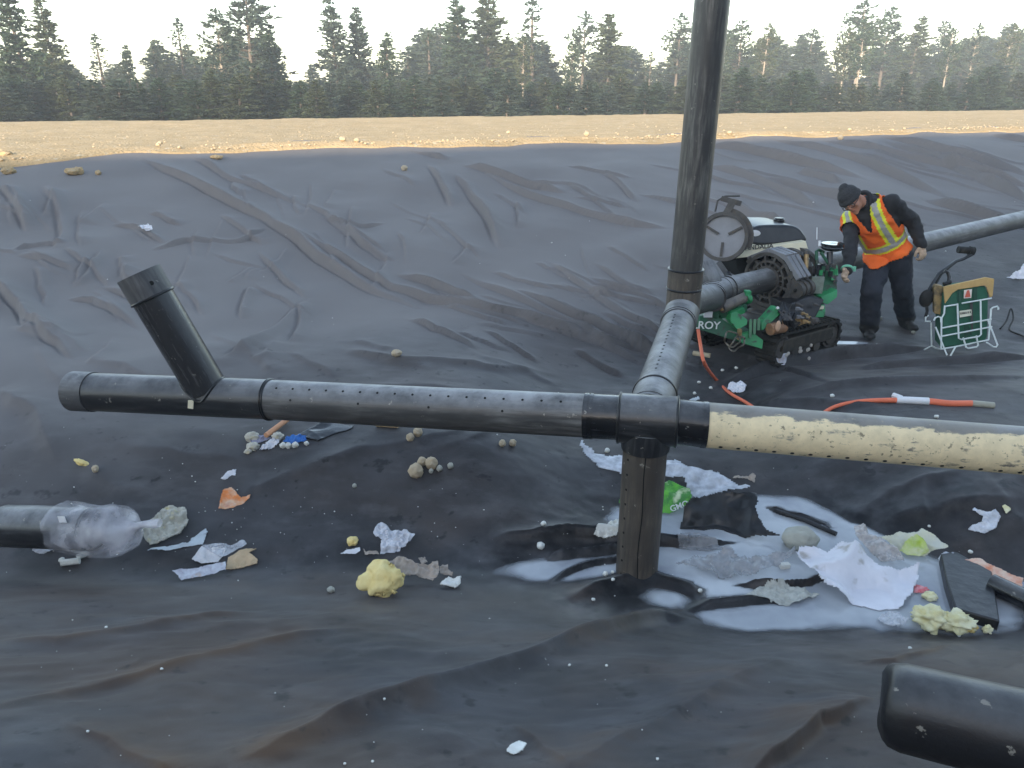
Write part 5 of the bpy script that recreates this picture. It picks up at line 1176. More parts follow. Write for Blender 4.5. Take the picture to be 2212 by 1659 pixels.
# the big foam: union of rough lobes
fx_, fy_ = C4(1040, 1330); f0 = G(fx_, fy_ + 30); b = B()
fd = depth(f0) / FPX; camr = Vector((1, 0, 0))
for (x, y, r_) in ((1020, 1235, 26), (1060, 1290, 32), (1130, 1310, 25), (960, 1330, 22), (910, 1355, 14), (1050, 1380, 27), (1110, 1390, 18), (1000, 1420, 15), (1165, 1300, 14), (1060, 1425, 12), (985, 1205, 14)):
    X_, Y_ = C4(x, y); b.ell(f0 + camr * ((X_ - fx_) * fd) + (UP * .75 + Vector((0, 1, 0)) * .75) * ((fy_ + 28 - Y_) * fd * .85) + UP * .02, (r_ * fd, r_ * fd * .9, r_ * fd * .9))
me_ = remesh(b, .006, 2, 'foam_chunk'); me_.transform(Matrix.Translation(-f0))
for v in me_.vertices: v.co += v.normal * (.022 * mnoise.noise(v.co * 20) + .003 * mnoise.noise(v.co * 60))
me_.materials.append(yellowf); me_.polygons.foreach_set('use_smooth', [True] * len(me_.polygons)); o = bpy.data.objects.new('foam_chunk', me_); COL.objects.link(o); o.location = f0; tag(o, 'big knobbly chunk of yellow expanding foam', 'foam')
sheet('foam_plate', 'ribbed white foam plate right of the dirty beige strip', 'foam', m4([(1498, 1355), (1560, 1298), (1610, 1305), (1662, 1288), (1655, 1340), (1615, 1380), (1560, 1365)]), wfoam, .35, .012, thick=.012)
blob('foam_bit', 'pale green grey pebble left of the big yellow foam', 'stone', *C4(658, 1393), 8, 6.5, stoneg)
# sump round the post
sheet('plastic_sheet', 'long cloudy plastic sheet behind the post reaching over the water', 'plastic sheet', m5([(335, 553), (375, 600), (440, 640), (520, 650), (610, 640), (700, 650), (930, 680), (1000, 675), (1060, 740), (1150, 750), (1260, 765), (1340, 805), (1370, 850), (1450, 858), (1420, 885), (1300, 900), (1200, 940), (1120, 950), (1060, 880), (1000, 800), (800, 800), (620, 805), (560, 780), (450, 770), (380, 700), (355, 650)]), film('long cloudy sheet', (.70, .73, .79), .66, .3), .38, .05, fr=14)
gw = sheet('green_wrapper', 'bright green printed wrapper floating behind the post', 'wrapper', m5([(585, 950), (640, 910), (760, 880), (920, 815), (960, 830), (1000, 855), (1062, 868), (1072, 935), (1030, 990), (920, 1040), (760, 1030), (610, 1010)]), greenw, .55, .035, fr=5)
q0 = G(*C5(1080, 1075)); lx = camr * .80 + UP * .45 - Vector((0, .1, 0)); aw_ = Vector((q0.x, q0.y, 0)).normalized()
lt = lettering('GMO', gw, P(*C5(937, 1022), depth(gw.location) - .06), camr * .92 + UP * .30 + aw_ * .15, UP * .7 + aw_ * .6, .050, textw, bold=.001)
sheet('white_cap', 'pale end of the green wrapper', None, m5([(1020, 880), (1062, 868), (1072, 935), (1040, 965)]), palewr, .55, .02, parent=gw, off=.03) if False else None
bl = sheet('liner_scrap', 'torn black liner scrap arched over a dark hollow in the water', 'liner scrap', m5([(1000, 1150), (1010, 1050), (1070, 955), (1160, 930), (1250, 892), (1380, 885), (1508, 890), (1520, 960), (1500, 1000), (1525, 1080), (1580, 1150), (1665, 1190), (1560, 1185), (1400, 1195), (1250, 1150), (1120, 1160)]), blackl, .60, .10, fr=3.2, thick=.006)
for v in bl.data.vertices:
    pass
sheet('foam_slab', 'ragged white foam slab left of the post base', 'foam', m5([(410, 1178), (470, 1130), (560, 1085), (612, 1062), (618, 1130), (590, 1172), (500, 1195)]), wfoam, .35, .03, thick=.01)
sheet('grey_film', 'clear grey film crumpled at the near side of the water', 'plastic sheet', m5([(958, 1390), (1020, 1375), (1160, 1310), (1240, 1310), (1330, 1268), (1400, 1345), (1560, 1330), (1700, 1310), (1790, 1278), (1760, 1330), (1600, 1420), (1440, 1455), (1280, 1482), (1220, 1430), (1100, 1415)]), greyf, .3, .045, fr=14)
sheet('grey_film', 'flat clear grey film floating under the arched liner scrap', 'plastic sheet', m5([(960, 1240), (1000, 1165), (1180, 1175), (1230, 1230), (1290, 1270), (1180, 1290), (1000, 1275)]), greyf, .04, .012)
b0 = G(*C5(1700, 1398)); b = B(); b.box(b0 + UP * .012, (.055, .03, .028), Matrix.Rotation(.15, 3, 'Z')); o = put('foam_block', b, wfoam, None, bevel=.004, loc=b0); tag(o, 'little white foam block at the end of the grey film', 'foam')
stick('dark_stick', 'dark stick lying in the right part of the water', 'stick', [C6(235, 768), C6(420, 830), C6(615, 915)], .014, blackl, 8)
sheet('peeled_film', 'brownish film stub at the far edge of the water', 'plastic scrap', m5([(1350, 800), (1370, 780), (1460, 790), (1480, 760), (1505, 780), (1500, 830), (1440, 800)]), beigef, .5, .02)
for i, (x, y, r_) in enumerate(((505, 610, 6), (492, 1442, 6), (540, 1430, 4), (543, 1480, 4), (1130, 1555, 5), (410, 1615, 4), (55, 1255, 9), (75, 1105, 6))): blob('crumb', 'white crumb on the wet liner near the post', 'crumb', *C5(x, y), r_, r_ * .9, wfoam, .3, 'white crumbs near the post', sub=2)
# right side of the sump
blob('stone', 'grey boulder half sunk in the water', 'stone', *C6(380, 940), 38, 24, stoneg, .16, None, 1.3, sink=.35)
sheet('plastic_bag', 'big opened white plastic bag spread in the water', 'plastic bag', m6([(363, 1048), (400, 1005), (480, 1020), (560, 1040), (600, 1000), (650, 978), (700, 1005), (760, 1010), (830, 1060), (900, 1092), (1020, 1085), (1153, 1063), (1130, 1150), (1100, 1240), (1050, 1300), (1030, 1342), (940, 1370), (890, 1392), (760, 1362), (640, 1310), (540, 1270), (500, 1200), (430, 1150)]), pm('thin white bag', (.77, .77, .83), (.66, .66, .72), 5, .5, .002, 24, c3=(.42, .40, .38), s3=11), .30, .11, fr=4.5, fine=.75)
sheet('clear_bag', 'clear bag bits heaped behind the big white bag', 'plastic bag', m6([(725, 865), (780, 838), (822, 900), (900, 940), (990, 1000), (1045, 1075), (900, 1085), (830, 1015), (740, 930)]), film('clear pinkish film', (.62, .58, .56), .6, .25), .6, .04, fr=12)
sheet('lime_wrapper', 'lime and cream snack wrapper at the back of the heap', 'wrapper', m6([(880, 918), (950, 912), (1010, 900), (1120, 905), (1150, 872), (1200, 895), (1250, 930), (1312, 990), (1220, 1012), (1150, 1045), (1060, 1045), (990, 990), (940, 945)]), palewr, .6, .03, fr=6)
sheet('lime_patch', 'lime coloured torn wrapper lying on the cream one', 'wrapper', m6([(1010, 1010), (1050, 950), (1115, 905), (1160, 940), (1195, 1010), (1140, 1048), (1060, 1040)]), limep, .6, .02, fr=6, off=.035)
sheet('pink_scrap', 'pink and red scrap peeping from under the white bag', 'plastic scrap', m6([(1100, 1215), (1200, 1248), (1160, 1272), (1100, 1275)]), pinkc, .4, .015)
blob('foam_bit', 'yellow foam bit below the pink scrap', 'foam', *C6(1195, 1295), 16, 8, yfoam, .35)
o = blob('foam_cluster', 'pale yellow foam cluster floating nearest the foreground', 'foam', *C6(1200, 1440), 34, 22, yfoam, .55, None, 2.2)
blob('foam_cluster', 'knobbly right half of the floating yellow foam', 'foam', *C6(1340, 1462), 38, 17, yfoam, .55, None, 2.4)
blob('foam_cluster', 'rounded yellow foam end piece against the black slab', 'foam', *C6(1440, 1482), 16, 12, yellowf, .35, None, 1.8)
sheet('clear_film', 'clear film with green edge left of the floating foam', 'plastic scrap', m6([(865, 1430), (940, 1390), (1010, 1410), (1070, 1445), (1000, 1490), (920, 1482)]), clear, .35, .03)
sheet('wet_tissue', 'flat wet tissue mush floating left of the big white bag', 'tissue', m6([(20, 1300), (90, 1270), (180, 1228), (300, 1225), (400, 1240), (512, 1290), (440, 1310), (380, 1332), (300, 1352), (160, 1325)]), film('wet tissue mush', (.60, .60, .54), .85, .7, (.46, .46, .42), 30), .10, .022, fr=16)
sheet('carton', 'flattened red and orange carton on the black slab', 'carton', m6([(1345, 1092), (1420, 1068), (1510, 1058), (1570, 1090), (1640, 1120), (1780, 1188), (1772, 1242), (1680, 1215), (1590, 1180), (1480, 1170), (1370, 1182)]), redc, .35, .015, fr=5, thick=.005, off=.03)
sheet('carton_film', 'greyish film left of the red carton', 'plastic scrap', m6([(1250, 1055), (1300, 1010), (1390, 1035), (1400, 1060), (1345, 1080), (1340, 1140)]), cloudy, .4, .02)
sl0 = [G(*C6(x, y)) for x, y in ((1255, 1078), (1350, 1062), (1575, 1190), (1590, 1290), (1622, 1505), (1345, 1425), (1290, 1250))]
b = B(); zt_ = max(p.z for p in sl0); b.prism([Vector((p.x, p.y, WATER - .02)) for p in sl0], (0, 0, .075)); o = put('black_slab', b, blackl, None, bevel=.008, loc=sl0[0]); tag(o, 'wet black plastic slab standing in the water at right', 'plastic slab')
p0 = G(*C6(1570, 1262)) + UP * .05; p1 = G(*C6(1900, 1420)) + UP * .05; b = B(); b.pipe(p0, p1, .05, .042); o = put('black_duct', b, shiny, None, loc=p0); tag(o, 'thin black pipe leaving the picture at the right edge', 'pipe')
sheet('clear_scrap', 'whitish clear scrap alone on the dark right bank', 'plastic scrap', m6([(1437, 870), (1470, 840), (1525, 835), (1530, 790), (1465, 760), (1480, 738), (1520, 765), (1560, 770), (1610, 755), (1638, 800), (1612, 868), (1540, 902)]), cloudy, .55, .02)
sheet('leaf', 'small yellowish leaf on the right bank', 'leaf', m6([(1650, 735), (1665, 722), (1705, 745), (1700, 760), (1675, 780), (1665, 755)]), yfoam, .5, .01)
blob('foam_bit', 'yellow crumb on the near edge of the black slab', 'foam', *C6(1555, 1502), 10, 8, yfoam, .5)
for i, (x, y, r_) in enumerate(((1455, 1290, 6), (1380, 1290, 4), (1450, 1015, 5), (1195, 855, 3.5), (590, 42, 5), (1240, 172, 5), (1075, 1615, 4), (1380, 1535, 4))): blob('crumb', 'pale crumb on the dark liner right of the water', 'crumb', *C6(x, y), r_, r_ * .8, wfoam, .3, 'pale crumbs right of the water', sub=2)
stick('wood_stake', 'pale wooden stake end under the orange hose beside the lateral pipe', 'wood', [C1q for C1q in ((1496, 776), (1533, 782))], .022, pm('pale wood', (.58, .50, .36), (.46, .38, .26), 12, .85), 8, .06)
# orange hose
hose = thing('orange_hose', 'orange hose running under the cream arm to a grey end on the right', 'hose', G(1610, 870))
hm = pm('orange hose rubber', (.90, .20, .10), (.82, .18, .09), 12, .55)
lw = [P(1508, 712, 5.9), P(1513, 745, 5.85), P(1522, 785, 5.72)]
hp_ = [(1545, 822), (1575, 852), (1612, 874), (1660, 905), (1720, 925), (1765, 905), (1800, 884), (1850, 872), (1920, 869), (2000, 871), (2050, 876), (2100, 876)]
pth = lw + [G(x, y) + UP * .016 for x, y in hp_]
def smooth_path(p, n=6):
    out = []
    for i in range(len(p) - 1):
        a, b_, c, d = p[max(0, i - 1)], p[i], p[i + 1], p[min(len(p) - 1, i + 2)]
        for k in range(n): t = k / n; out.append(.5 * ((2 * b_) + (c - a) * t + (2 * a - 5 * b_ + 4 * c - d) * t * t + (3 * b_ - a - 3 * c + d) * t ** 3))
    return out + [p[-1]]
sp_ = smooth_path(pth)
b = B(); b.tube(sp_, [.0135 + (.010 if i > len(sp_) - 26 else 0) * min(1, (i - len(sp_) + 26) / 14) for i in range(len(sp_))], 12); put('hose', b, hm, hose)
e0 = G(2098, 876) + UP * .016; e1 = G(2146, 880) + UP * .014; b = B(); b.cyl(e0, e1, .0235, 14); put('grey_end', b, pm('grey hose end', (.40, .38, .30), (.3, .29, .24), 20, .6), hose)
b = B(); b.tube([G(x, y) + UP * .018 for x, y in ((1935, 869), (1965, 870), (2005, 872))], .0265, 12); put('white_label', b, white, hose)
b = B(); b.tube([G(x, y) + UP * .03 for x, y in ((1928, 862), (1945, 868))], .02, 8); put('label_flap', b, white, hose)
# far side scraps
sheet('white_scrap', 'bright white scrap alone on the left of the far slope', 'plastic scrap', [(297, 488), (312, 486), (320, 484), (328, 488), (330, 498), (316, 499)], whitep, .7, .03)
sheet('white_scrap', 'crumpled white plastic at the right edge behind the stand', 'plastic scrap', [(2172, 606), (2190, 592), (2202, 585), (2210, 574), (2225, 560), (2230, 600), (2205, 606)], whitep, .6, .05)
blob('stone', 'tan stone high on the far slope in the middle', 'stone', 874, 364, 7, 6, stonem, .2); blob('stone', 'pale stone low on the slope above the perforated run', 'stone', 857, 764, 11, 7, stonem, .25)
blob('stone', 'tan stone near the top of the slope right of the standpipe', 'stone', 1815, 298, 6, 5, stonem, .2)
for i, (x, y, rx, ry, lb) in enumerate(((20, 370, 14, 8, 'tan clod at the left edge of the liner top'), (158, 372, 16, 8, 'long tan clod of the spilled soil at upper left'), (172, 370, 9, 9, 'rounded tan clod ending the soil spill'), (213, 374, 6, 5, 'small tan clod right of the soil spill'), (468, 340, 12, 5, 'flat tan clod on the liner top left of centre'), (15, 335, 12, 8, 'pale rock in the soil at the far left'))): blob('clod', lb, 'clod', x, y, rx, ry, soil_mat, .3)
sheet('wet_scrap', 'white torn scrap in the hollow beside the orange hose', 'plastic scrap', [(1570, 842), (1575, 828), (1600, 824), (1612, 834), (1608, 846), (1590, 850)], whitep, .4, .02)
sheet('wet_scrap', 'pale mud flakes under the front of the machine', 'plastic scrap', [(1640, 790), (1660, 784), (1672, 772), (1700, 778), (1695, 790), (1665, 794)], newsp, .2, .02)
sheet('wet_scrap', 'thin pale blue scrap behind the cross fitting', 'plastic scrap', [(1488, 866), (1508, 858), (1512, 864), (1494, 872)], ltblue, .3, .02)
for i, (x, y) in enumerate(((1500, 850), (1510, 826), (1535, 838), (1560, 800), (1590, 795))): blob('crumb', 'wet white crumb in the hollow by the machine', 'crumb', x, y, 4, 3, wfoam, .3, 'wet crumbs by the machine', sub=2)
blob('stone', 'pale pebble between the worker and the stand', 'stone', 1900, 688, 5, 5, stoneg, .2); blob('stone', 'white pebble behind the right boot of the worker', 'stone', 1972, 718, 4, 4, stoneg, .2)
b0 = G(2120, 705); b = B(); b.tube(smooth_path([G(2160, 712) + UP * .01, G(2172, 702) + UP * .05, G(2178, 690) + UP * .12, G(2186, 700) + UP * .06, G(2180, 714) + UP * .01, G(2205, 726) + UP * .01, G(2230, 740) + UP * .01]), .008, 8); o = put('black_cable', b, rubber, None, loc=b0); tag(o, 'black cable looping on the liner at right of the stand', 'cable')
sheet('torn_scrap', 'whitish smear of torn foam in the middle foreground', 'foam', [(1092, 1622), (1105, 1608), (1122, 1600), (1138, 1606), (1128, 1622), (1110, 1632)], wfoam, .08, .006)
for i, (x, y) in enumerate(((1230, 1437), (1310, 1438), (190, 1580), (745, 1650), (805, 1645), (1420, 1640), (230, 1355), (830, 1510), (350, 1445))): blob('crumb', 'pale crumb scattered on the foreground liner', 'crumb', x, y, 3.2, 2.6, wfoam, .45, 'crumbs on the foreground liner', sub=2)
# fine crumbs nobody could count
rr = random.Random(77); b = B()
for i in range(230):
    if rr.random() < .55: x, y = rr.gauss(700, 420), rr.gauss(1130, 90)
    else: x, y = rr.uniform(0, 2212), rr.uniform(400, 1650) 
    if not (0 < x < 2212 and 380 < y < 1658): continue
    g = G(x, y); d = depth(g); s_ = max(.0016, rr.choice([.8, .9, 1.1, 1.3, 1.7, 2.4]) * d / FPX * .75)
    b.ell(g + UP * s_ * .4, (s_, s_ * rr.uniform(.6, 1), s_ * .7), None, 6, 4)
o = put('foam_crumbs', b, wfoam, None); o['kind'] = 'stuff'; o['label'] = 'fine white crumbs scattered over the liner'
# stones along the edge of the liner
SM = []
for i in range(6):
    bm = bmesh.new(); bmesh.ops.create_icosphere(bm, subdivisions=2, radius=1)
    for v in bm.verts: v.co *= 1 + .3 * mnoise.noise(v.co * 1.3 + Vector((i * 5, 0, 0))); v.co.z *= .7
    me = bpy.data.meshes.new('stone'); bm.to_mesh(me); bm.free(); me.materials.append(pm('berm stone', (.50, .39, .26), (.44, .34, .22), 2, .95) if i == 0 else MATS['berm stone']); SM.append(me)
for i in range(100):
    a = rr.uniform(-9, 24); s_ = float(edge_s(np.array([a]))[0]) + abs(rr.gauss(.12, .28)); X_, Y_, Z_ = soil_z(np.array([a]), np.array([s_])); h_ = float(height(X_, Y_)[0])
    o = bpy.data.objects.new('stone', SM[i % 6]); COL.objects.link(o); k = rr.choice([.015, .02, .022, .03, .05]) * rr.uniform(.7, 1.2); o.scale = (k, k, k); o.rotation_euler = (0, 0, rr.uniform(0, 6)); o.location = (float(X_[0]), float(Y_[0]), max(h_ + .05, float(Z_[0]) - .02 if s_ > EDGE + .8 else h_ + .06)); tag(o, 'tan stone in the row along the edge of the liner', 'stone', 'stones along the liner edge')

b = B()      # gravel too fine to count, along the foot of the berm
for i in range(1500):
    a = rr.uniform(-10, 26); q_ = abs(rr.gauss(0, .5)) if i % 3 else rr.uniform(0, 7); s_ = float(edge_s(np.array([a]))[0]) + .05 + q_; X_, Y_, Z_ = soil_z(np.array([a]), np.array([s_])); t_ = min(1, q_ / .9)
    z_ = float(Z_[0]) * t_ + (float(macro(X_, Y_)[0]) + .05) * (1 - t_); k = rr.uniform(.008, .026)
    b.ell((float(X_[0]), float(Y_[0]), z_), (k, k * rr.uniform(.6, 1), k * .7), None, 5, 3)
o = put('gravel', b, MATS['berm stone'], None, smooth=None); o['kind'] = 'stuff'; o['label'] = 'fine tan gravel on the sandy berm'
# ------------------------------------------------------------------ pine wood behind the berm
bark = pm('grey brown bark', (.15, .12, .095), (.09, .072, .058), 6, .9, .01, 20)
barkl = pm('pale dead bark', (.34, .29, .235), (.24, .2, .16), 6, .9)
ndl = [pm('needles dark', (.054, .096, .060), (.080, .112, .066), .9, .75, lo=.35, hi=.65, spec=.2), pm('needles olive', (.080, .108, .058), (.104, .120, .068), .8, .75, lo=.35, hi=.65, spec=.2), pm('needles grey green', (.072, .112, .084), (.096, .120, .094), .8, .75, lo=.35, hi=.65, spec=.2)]
def tree_meshes(seed, H, Rm, base, kind):
    """kind: 'spruce' full cone, 'pine' ragged crown on a bare stem, 'thin' sparse spire"""
    r = random.Random(seed); tb = B(); vs = []; fs = []
    bend = (r.uniform(-.02, .02) * H, r.uniform(-.02, .02) * H); n = 9
    axis = lambda z: Vector((bend[0] * (z / H) ** 2, bend[1] * (z / H) ** 2, z))
    tr0 = .0125 * H + .02
    tb.tube([axis(H * i / n * .98) for i in range(n + 1)], [tr0 * (1 - i / n) ** .8 + .012 for i in range(n + 1)], 7)
    def tuft(c, d, s):
        for _ in range(3 if kind != 'thin' else 2):
            v = Vector((r.gauss(0, 1), r.gauss(0, 1), r.gauss(0, .75))).normalized() * .8 + d * .9; v.normalize()
            sd = v.cross(Vector((r.gauss(0, 1), r.gauss(0, 1), r.gauss(0, 1)))).normalized(); L = s * r.uniform(.7, 1.35); w_ = L * r.uniform(.16, .30); o = len(vs)
            vs.extend([c - v * L * .25 - sd * w_ * .25, c + sd * w_, c + v * L * .8, c - sd * w_]); fs.append((o, o + 1, o + 2, o + 3))
    z = base * H
    while z < H * .985:
        t = (z - base * H) / (H * (1 - base))
        if kind == 'spruce': prof = (1 - t) ** .8 * (.6 + .4 * min(1, t * 6 + .3)) * (.62 + .75 * abs(mnoise.noise(Vector((z * 1.6, seed * 3.1, 0)))) + r.uniform(0, .22)); nb_ = r.randint(6, 9); step = .024
        elif kind == 'pine': prof = (min(1, t * 3 + .35) * (1 - t ** 2.2) ** .9) * r.uniform(.5, 1.1); nb_ = r.randint(5, 8); step = .025
        else: prof = ((1 - t) ** .7 * .8) * r.uniform(.5, 1.2); nb_ = r.randint(4, 7); step = .027
        for k in range(nb_):
            a = r.uniform(0, 2 * math.pi); L = Rm * prof * r.uniform(.55, 1.15) + .12
            if r.random() < (.06 if kind == 'spruce' else .18): continue
            up = (.10 + .55 * t) if kind != 'pine' else r.uniform(.1, .7)
            d = Vector((math.cos(a), math.sin(a), up - (.28 * (1 - t) if kind == 'spruce' else 0))).normalized(); p0 = axis(z)
            if L > .5: tb.tube([p0, p0 + d * L * .55 - Vector((0, 0, .03 * L)), p0 + d * L * .92], [.010 * H * .25 + .006, .012, .006], 3, cap=False)
            m = max(1, int(L / (.17 if kind == 'spruce' else .20)))
            for q in range(m):
                f = (.22 if kind == 'spruce' else .38) + (1 - (.22 if kind == 'spruce' else .38)) * (q + r.random()) / m
                for _ in range(2):
                    c = p0 + d * L * f + Vector((r.gauss(0, .09), r.gauss(0, .09), r.gauss(0, .07))) * (.6 + L * .5) - Vector((0, 0, .05 * L * f))
                    tuft(c, d, .27 if kind == 'spruce' else .25)
        z += step * H * r.uniform(.7, 1.3)
    for _ in range(6): tuft(axis(H * r.uniform(.95, 1.0)), Vector((0, 0, 1)), .25)
    # a few dead twigs on the bare stem
    for _ in range(10 if kind != 'spruce' else 2):
        zz = H * r.uniform(.12, max(.2, base)); a = r.uniform(0, 6.28); p0 = axis(zz); L = r.uniform(.3, .9); tb.tube([p0, p0 + Vector((math.cos(a), math.sin(a), .15)) * L], [.012, .005], 3, cap=False)
    tm = tb.mesh('trunk', smooth=60)
    cm = bpy.data.meshes.new('crown'); cm.from_pydata([tuple(v) for v in vs], [], fs); cm.update(); return tm, cm
for m_ in ndl:      # needles let some light through
    N, L = m_.node_tree.nodes, m_.node_tree.links; bs_ = N['Principled BSDF']; out_ = N['Material Output']; tr_ = N.new('ShaderNodeBsdfTranslucent'); ms_ = N.new('ShaderNodeMixShader'); ms_.inputs[0].default_value = .42
    src_ = bs_.inputs['Base Color'].links[0].from_socket; L.new(src_, tr_.inputs[0]); L.new(bs_.outputs[0], ms_.inputs[1]); L.new(tr_.outputs[0], ms_.inputs[2]); L.new(ms_.outputs[0], out_.inputs[0])
PROT = {}
for kind, specs in (('spruce', [(1, 1.75, .03), (2, 1.5, .05), (3, 2.0, .02), (4, 1.6, .04)]), ('pine', [(5, 2.1, .22), (6, 1.9, .38), (7, 2.2, .16)]), ('thin', [(8, 1.5, .18), (9, 1.4, .08)])):
    for (sd, rm, ba) in specs: PROT.setdefault(kind, []).append(tree_meshes(sd, 9.0, rm, ba, kind))
mats_cache = {}
def with_mat(me, m):
    k = (me.name, m.name)
    if k not in mats_cache: c = me.copy(); c.name = me.name.split('.')[0]; c.materials.clear(); c.materials.append(m); mats_cache[k] = c
    return mats_cache[k]
rt = random.Random(21)
def forest_z(s): return 1.43 + .012 * (s - 13) + .2 - 1.6
def add_tree(px, top, s_, kind, label, group=None, wf=1.0, nm='pine_tree', tone=None, bark_=None, pi=None):
    a0 = (px - 1106) / FPX; # horizontal bearing: x = a0 * depth
    dx, dy, dz = ray(px, top); t = s_ / float(NR[0] * dx + NR[1] * dy); x, y = float(dx * t), float(dy * t); zt = CAMZ + float(dz) * t
    zb = forest_z(s_); Ht = max(2.5, zt - zb); k = Ht / 9.0
    tm, cm = PROT[kind][(rt.randrange(99) if pi is None else pi) % len(PROT[kind])]
    o = bpy.data.objects.new(nm, None); COL.objects.link(o); o.location = (x, y, zb); tag(o, label, 'tree', group); o.empty_display_size = .2
    rz = rt.uniform(0, 6.28); tn = tone if tone is not None else rt.randrange(3)
    for me, nme, mt in ((tm, 'trunk', bark_ or bark), (cm, 'crown', ndl[tn])):
        c = bpy.data.objects.new(nme, with_mat(me, mt)); COL.objects.link(c); c.parent = o; c.rotation_euler.z = rz; c.scale = (k * wf * 1.3, k * wf * 1.3, k)
    return o
FG = 'front pines behind the sandy berm'
for a in [
 (12, -45, 50, 'spruce', 'tall dark dense pine cut by the left edge of the picture', 1.15, 0), (88, -2, 55, 'spruce', 'broad full pine second from the left edge, tapering to a spire', 1.15, 1),
 (205, 72, 56, 'thin', 'thin ragged pine between the broad left pine and a low cone', 1.3, 2), (266, 97, 54, 'spruce', 'low cone shaped pine left of the first sky gap', .95, 2),
 (328, 92, 60, 'pine', 'slender pine with round tip right of the low cone', .9, 2), (380, 40, 62, 'thin', 'sparse pine with tufted open top left of the bare pale trunk', 1.4, 2),
 (462, 18, 50, 'pine', 'pine with pale bare trunk and dead lower twigs', 1.0, 2), (522, -35, 56, 'pine', 'tallest open pine with dark stem rising past the top of the picture', 1.25, 2),
 (578, 62, 55, 'spruce', 'bushy pine leaning on the right of the tallest open pine', 1.2, 0), (622, 205, 48, 'spruce', 'small light green young pine at the foot of the bright sky gap', 1.2, 1),
 (715, -6, 58, 'spruce', 'tall spire pine right of the wide sky gap', 1.1, 2), (768, 14, 60, 'spruce', 'spire pine twinned with the tall one right of the sky gap', 1.0, 2), (830, 70, 58, 'spruce', 'shorter dark pine right of the twin spires', 1.2, 0),
 (925, 62, 60, 'thin', 'thin topped pine before the highest middle clump', 1.3, 2), (992, -8, 60, 'spruce', 'tall wide pine starting the highest middle clump', 1.35, 0), (1052, -25, 62, 'spruce', 'highest pine of the middle clump, tip cut by the top edge', 1.3, 1),
 (1150, -8, 62, 'thin', 'open spire pine right of the middle clump', 1.5, 2), (1262, 24, 64, 'pine', 'slim two headed pine left of a full rounded one', 1.0, 2), (1322, 28, 60, 'spruce', 'full rounded pine left of the standpipe', 1.5, 1),
 (1406, 110, 66, 'thin', 'low thin pine in the sky notch left of the standpipe', 1.2, 2), (1470, 28, 66, 'pine', 'pine with bent top touching the standpipe on its left', 1.0, 2),
 (1606, 44, 68, 'pine', 'dark flat topped pine just right of the standpipe', 1.2, 0), (1676, 62, 70, 'pine', 'pale open pine second right of the standpipe', 1.1, 2), (1756, 62, 70, 'pine', 'round crowned pine midway between standpipe and tall right pine', 1.3, 2),
 (1822, 64, 72, 'thin', 'narrow pine left of the tall right pine', 1.1, 0), (1876, 0, 66, 'pine', 'tallest pine on the right with two pale stems below', 1.25, 0), (1926, 14, 68, 'pine', 'right twin of the tallest right pine with branch stubs', 1.1, 0),
 (1988, 36, 66, 'spruce', 'broad domed pine right of the tallest right pine', 1.4, 1), (2046, 44, 74, 'pine', 'pale topped pine standing higher between domed ones', 1.1, 2), (2102, 80, 68, 'spruce', 'low domed pine near the right edge', 1.4, 1), (2166, 62, 72, 'thin', 'thin pine near the right edge of the picture', 1.4, 2), (2208, 62, 66, 'pine', 'pine cut by the right edge of the picture', 1.2, 0)]:
    add_tree(a[0], a[1], a[2], a[3], a[4], FG, a[5], tone=a[6], bark_=barkl if 'pale' in a[4] and 'stem' in a[4] or 'bare trunk' in a[4] else None)
for i in range(252):       # the rows that fill the wood
    row = i % 3; px = -60 + 2330 * ((i // 3) + rt.uniform(.1, .9)) / 84; s_ = (45 if row == 2 else 70 if row == 0 else 82) + rt.uniform(-3, 5)
    env = 105 + 25 * math.sin(px * .011) + 18 * math.sin(px * .031 + 1)
    if 600 < px < 665 or 275 < px < 330: env += 75
    if 1380 < px < 1440: env += 35
    top = env + (rt.uniform(35, 80) if row == 2 else rt.uniform(-25, 35) if px > 900 else rt.uniform(0, 55))
    kd = rt.choice(['spruce', 'spruce', 'pine']) if row != 2 else 'spruce'
    if row == 2: add_tree(px, top + 15, s_, kd, 'low bushy pine in front of the taller trunks', 'low pines along the foot of the wood', rt.uniform(1.9, 2.8))
    else: add_tree(px, top, s_, kd, 'pine in the rows filling the wood behind the front trees', 'pines in the back rows', rt.uniform(1.7, 2.4))
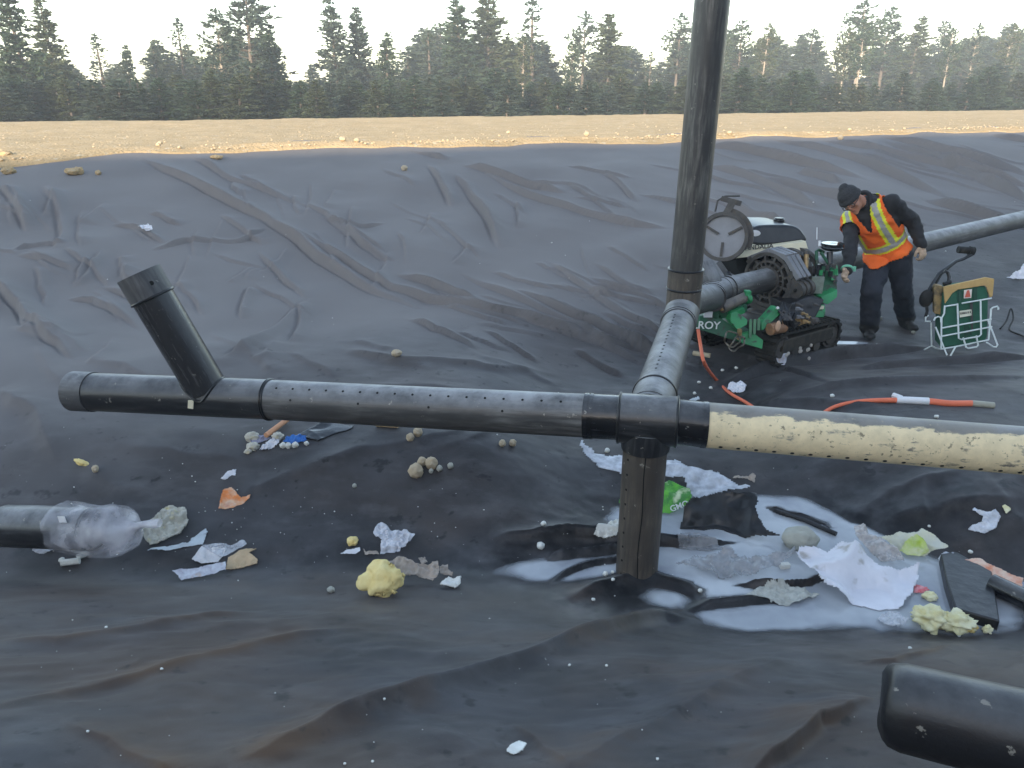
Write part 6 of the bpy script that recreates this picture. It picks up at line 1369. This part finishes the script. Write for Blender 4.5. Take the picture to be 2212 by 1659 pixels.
# bare pale stems
for px, top, s_ in ((2062, 130, 58), (1872, 110, 56), (2115, 120, 60), (1660, 120, 60), (1130, 150, 56), (1235, 160, 57), (2190, 120, 56), (1835, 130, 57), (1565, 140, 60)):
    add_tree(px, top - 70, s_, 'pine', 'slim pine with bare pale stem ' + {2062: 'between the domed pines at right', 1872: 'directly under the tallest right pine', 2115: 'before the low domed pine at right', 1660: 'second from the standpipe on its right', 1130: 'right of the highest middle clump', 1235: 'left of the slim two headed pine', 2190: 'nearest the right edge of the picture', 1835: 'left of the tallest right pine', 1565: 'closest to the standpipe on its right'}[px], 'slim bare stemmed pines', .8, bark_=barkl, pi=1)
# the wood going on beyond both ends of the view, one mass
src_ = PROT['thin'][0][1]; sv_ = np.array([v.co[:] for v in src_.vertices]); sf_ = np.array([p.vertices[:] for p in src_.polygons]); VV = []; FF = []
for i in range(44):
    px = rt.uniform(2290, 3300) if i % 3 else rt.uniform(-900, -90); s_ = 62 + rt.uniform(-8, 16); top = 100 + rt.uniform(-60, 60)
    dx, dy, dz = ray(px, top); t = s_ / float(NR[0] * dx + NR[1] * dy); k = (CAMZ + float(dz) * t - forest_z(s_)) / 9
    FF.append(sf_ + len(VV) * len(sv_)); VV.append(sv_ * np.array((k * 2.2, k * 2.2, k)) + np.array((float(dx * t), float(dy * t), forest_z(s_))))
me = bpy.data.meshes.new('far_wood'); me.from_pydata(np.concatenate(VV).tolist(), [], np.concatenate(FF).tolist()); me.materials.append(ndl[0]); me.update()
o = bpy.data.objects.new('far_wood', me); COL.objects.link(o); o['kind'] = 'stuff'; o['label'] = 'wood going on beyond the view'
# ------------------------------------------------------------------ evening haze between pit and wood
hm_, N, L, b_ = newmat('haze air'); N.remove(b_); pv = N.new('ShaderNodeVolumePrincipled'); pv.inputs['Density'].default_value = .0023; pv.inputs['Color'].default_value = (.86, .94, 1, 1); L.new(pv.outputs[0], N['Material Output'].inputs['Volume'])
b = B(); b.box((60, 60, 6.0), (1000, 1000, 22.0)); o = put('haze', b, hm_, None, smooth=None); o['kind'] = 'stuff'; o['label'] = 'thin evening haze'
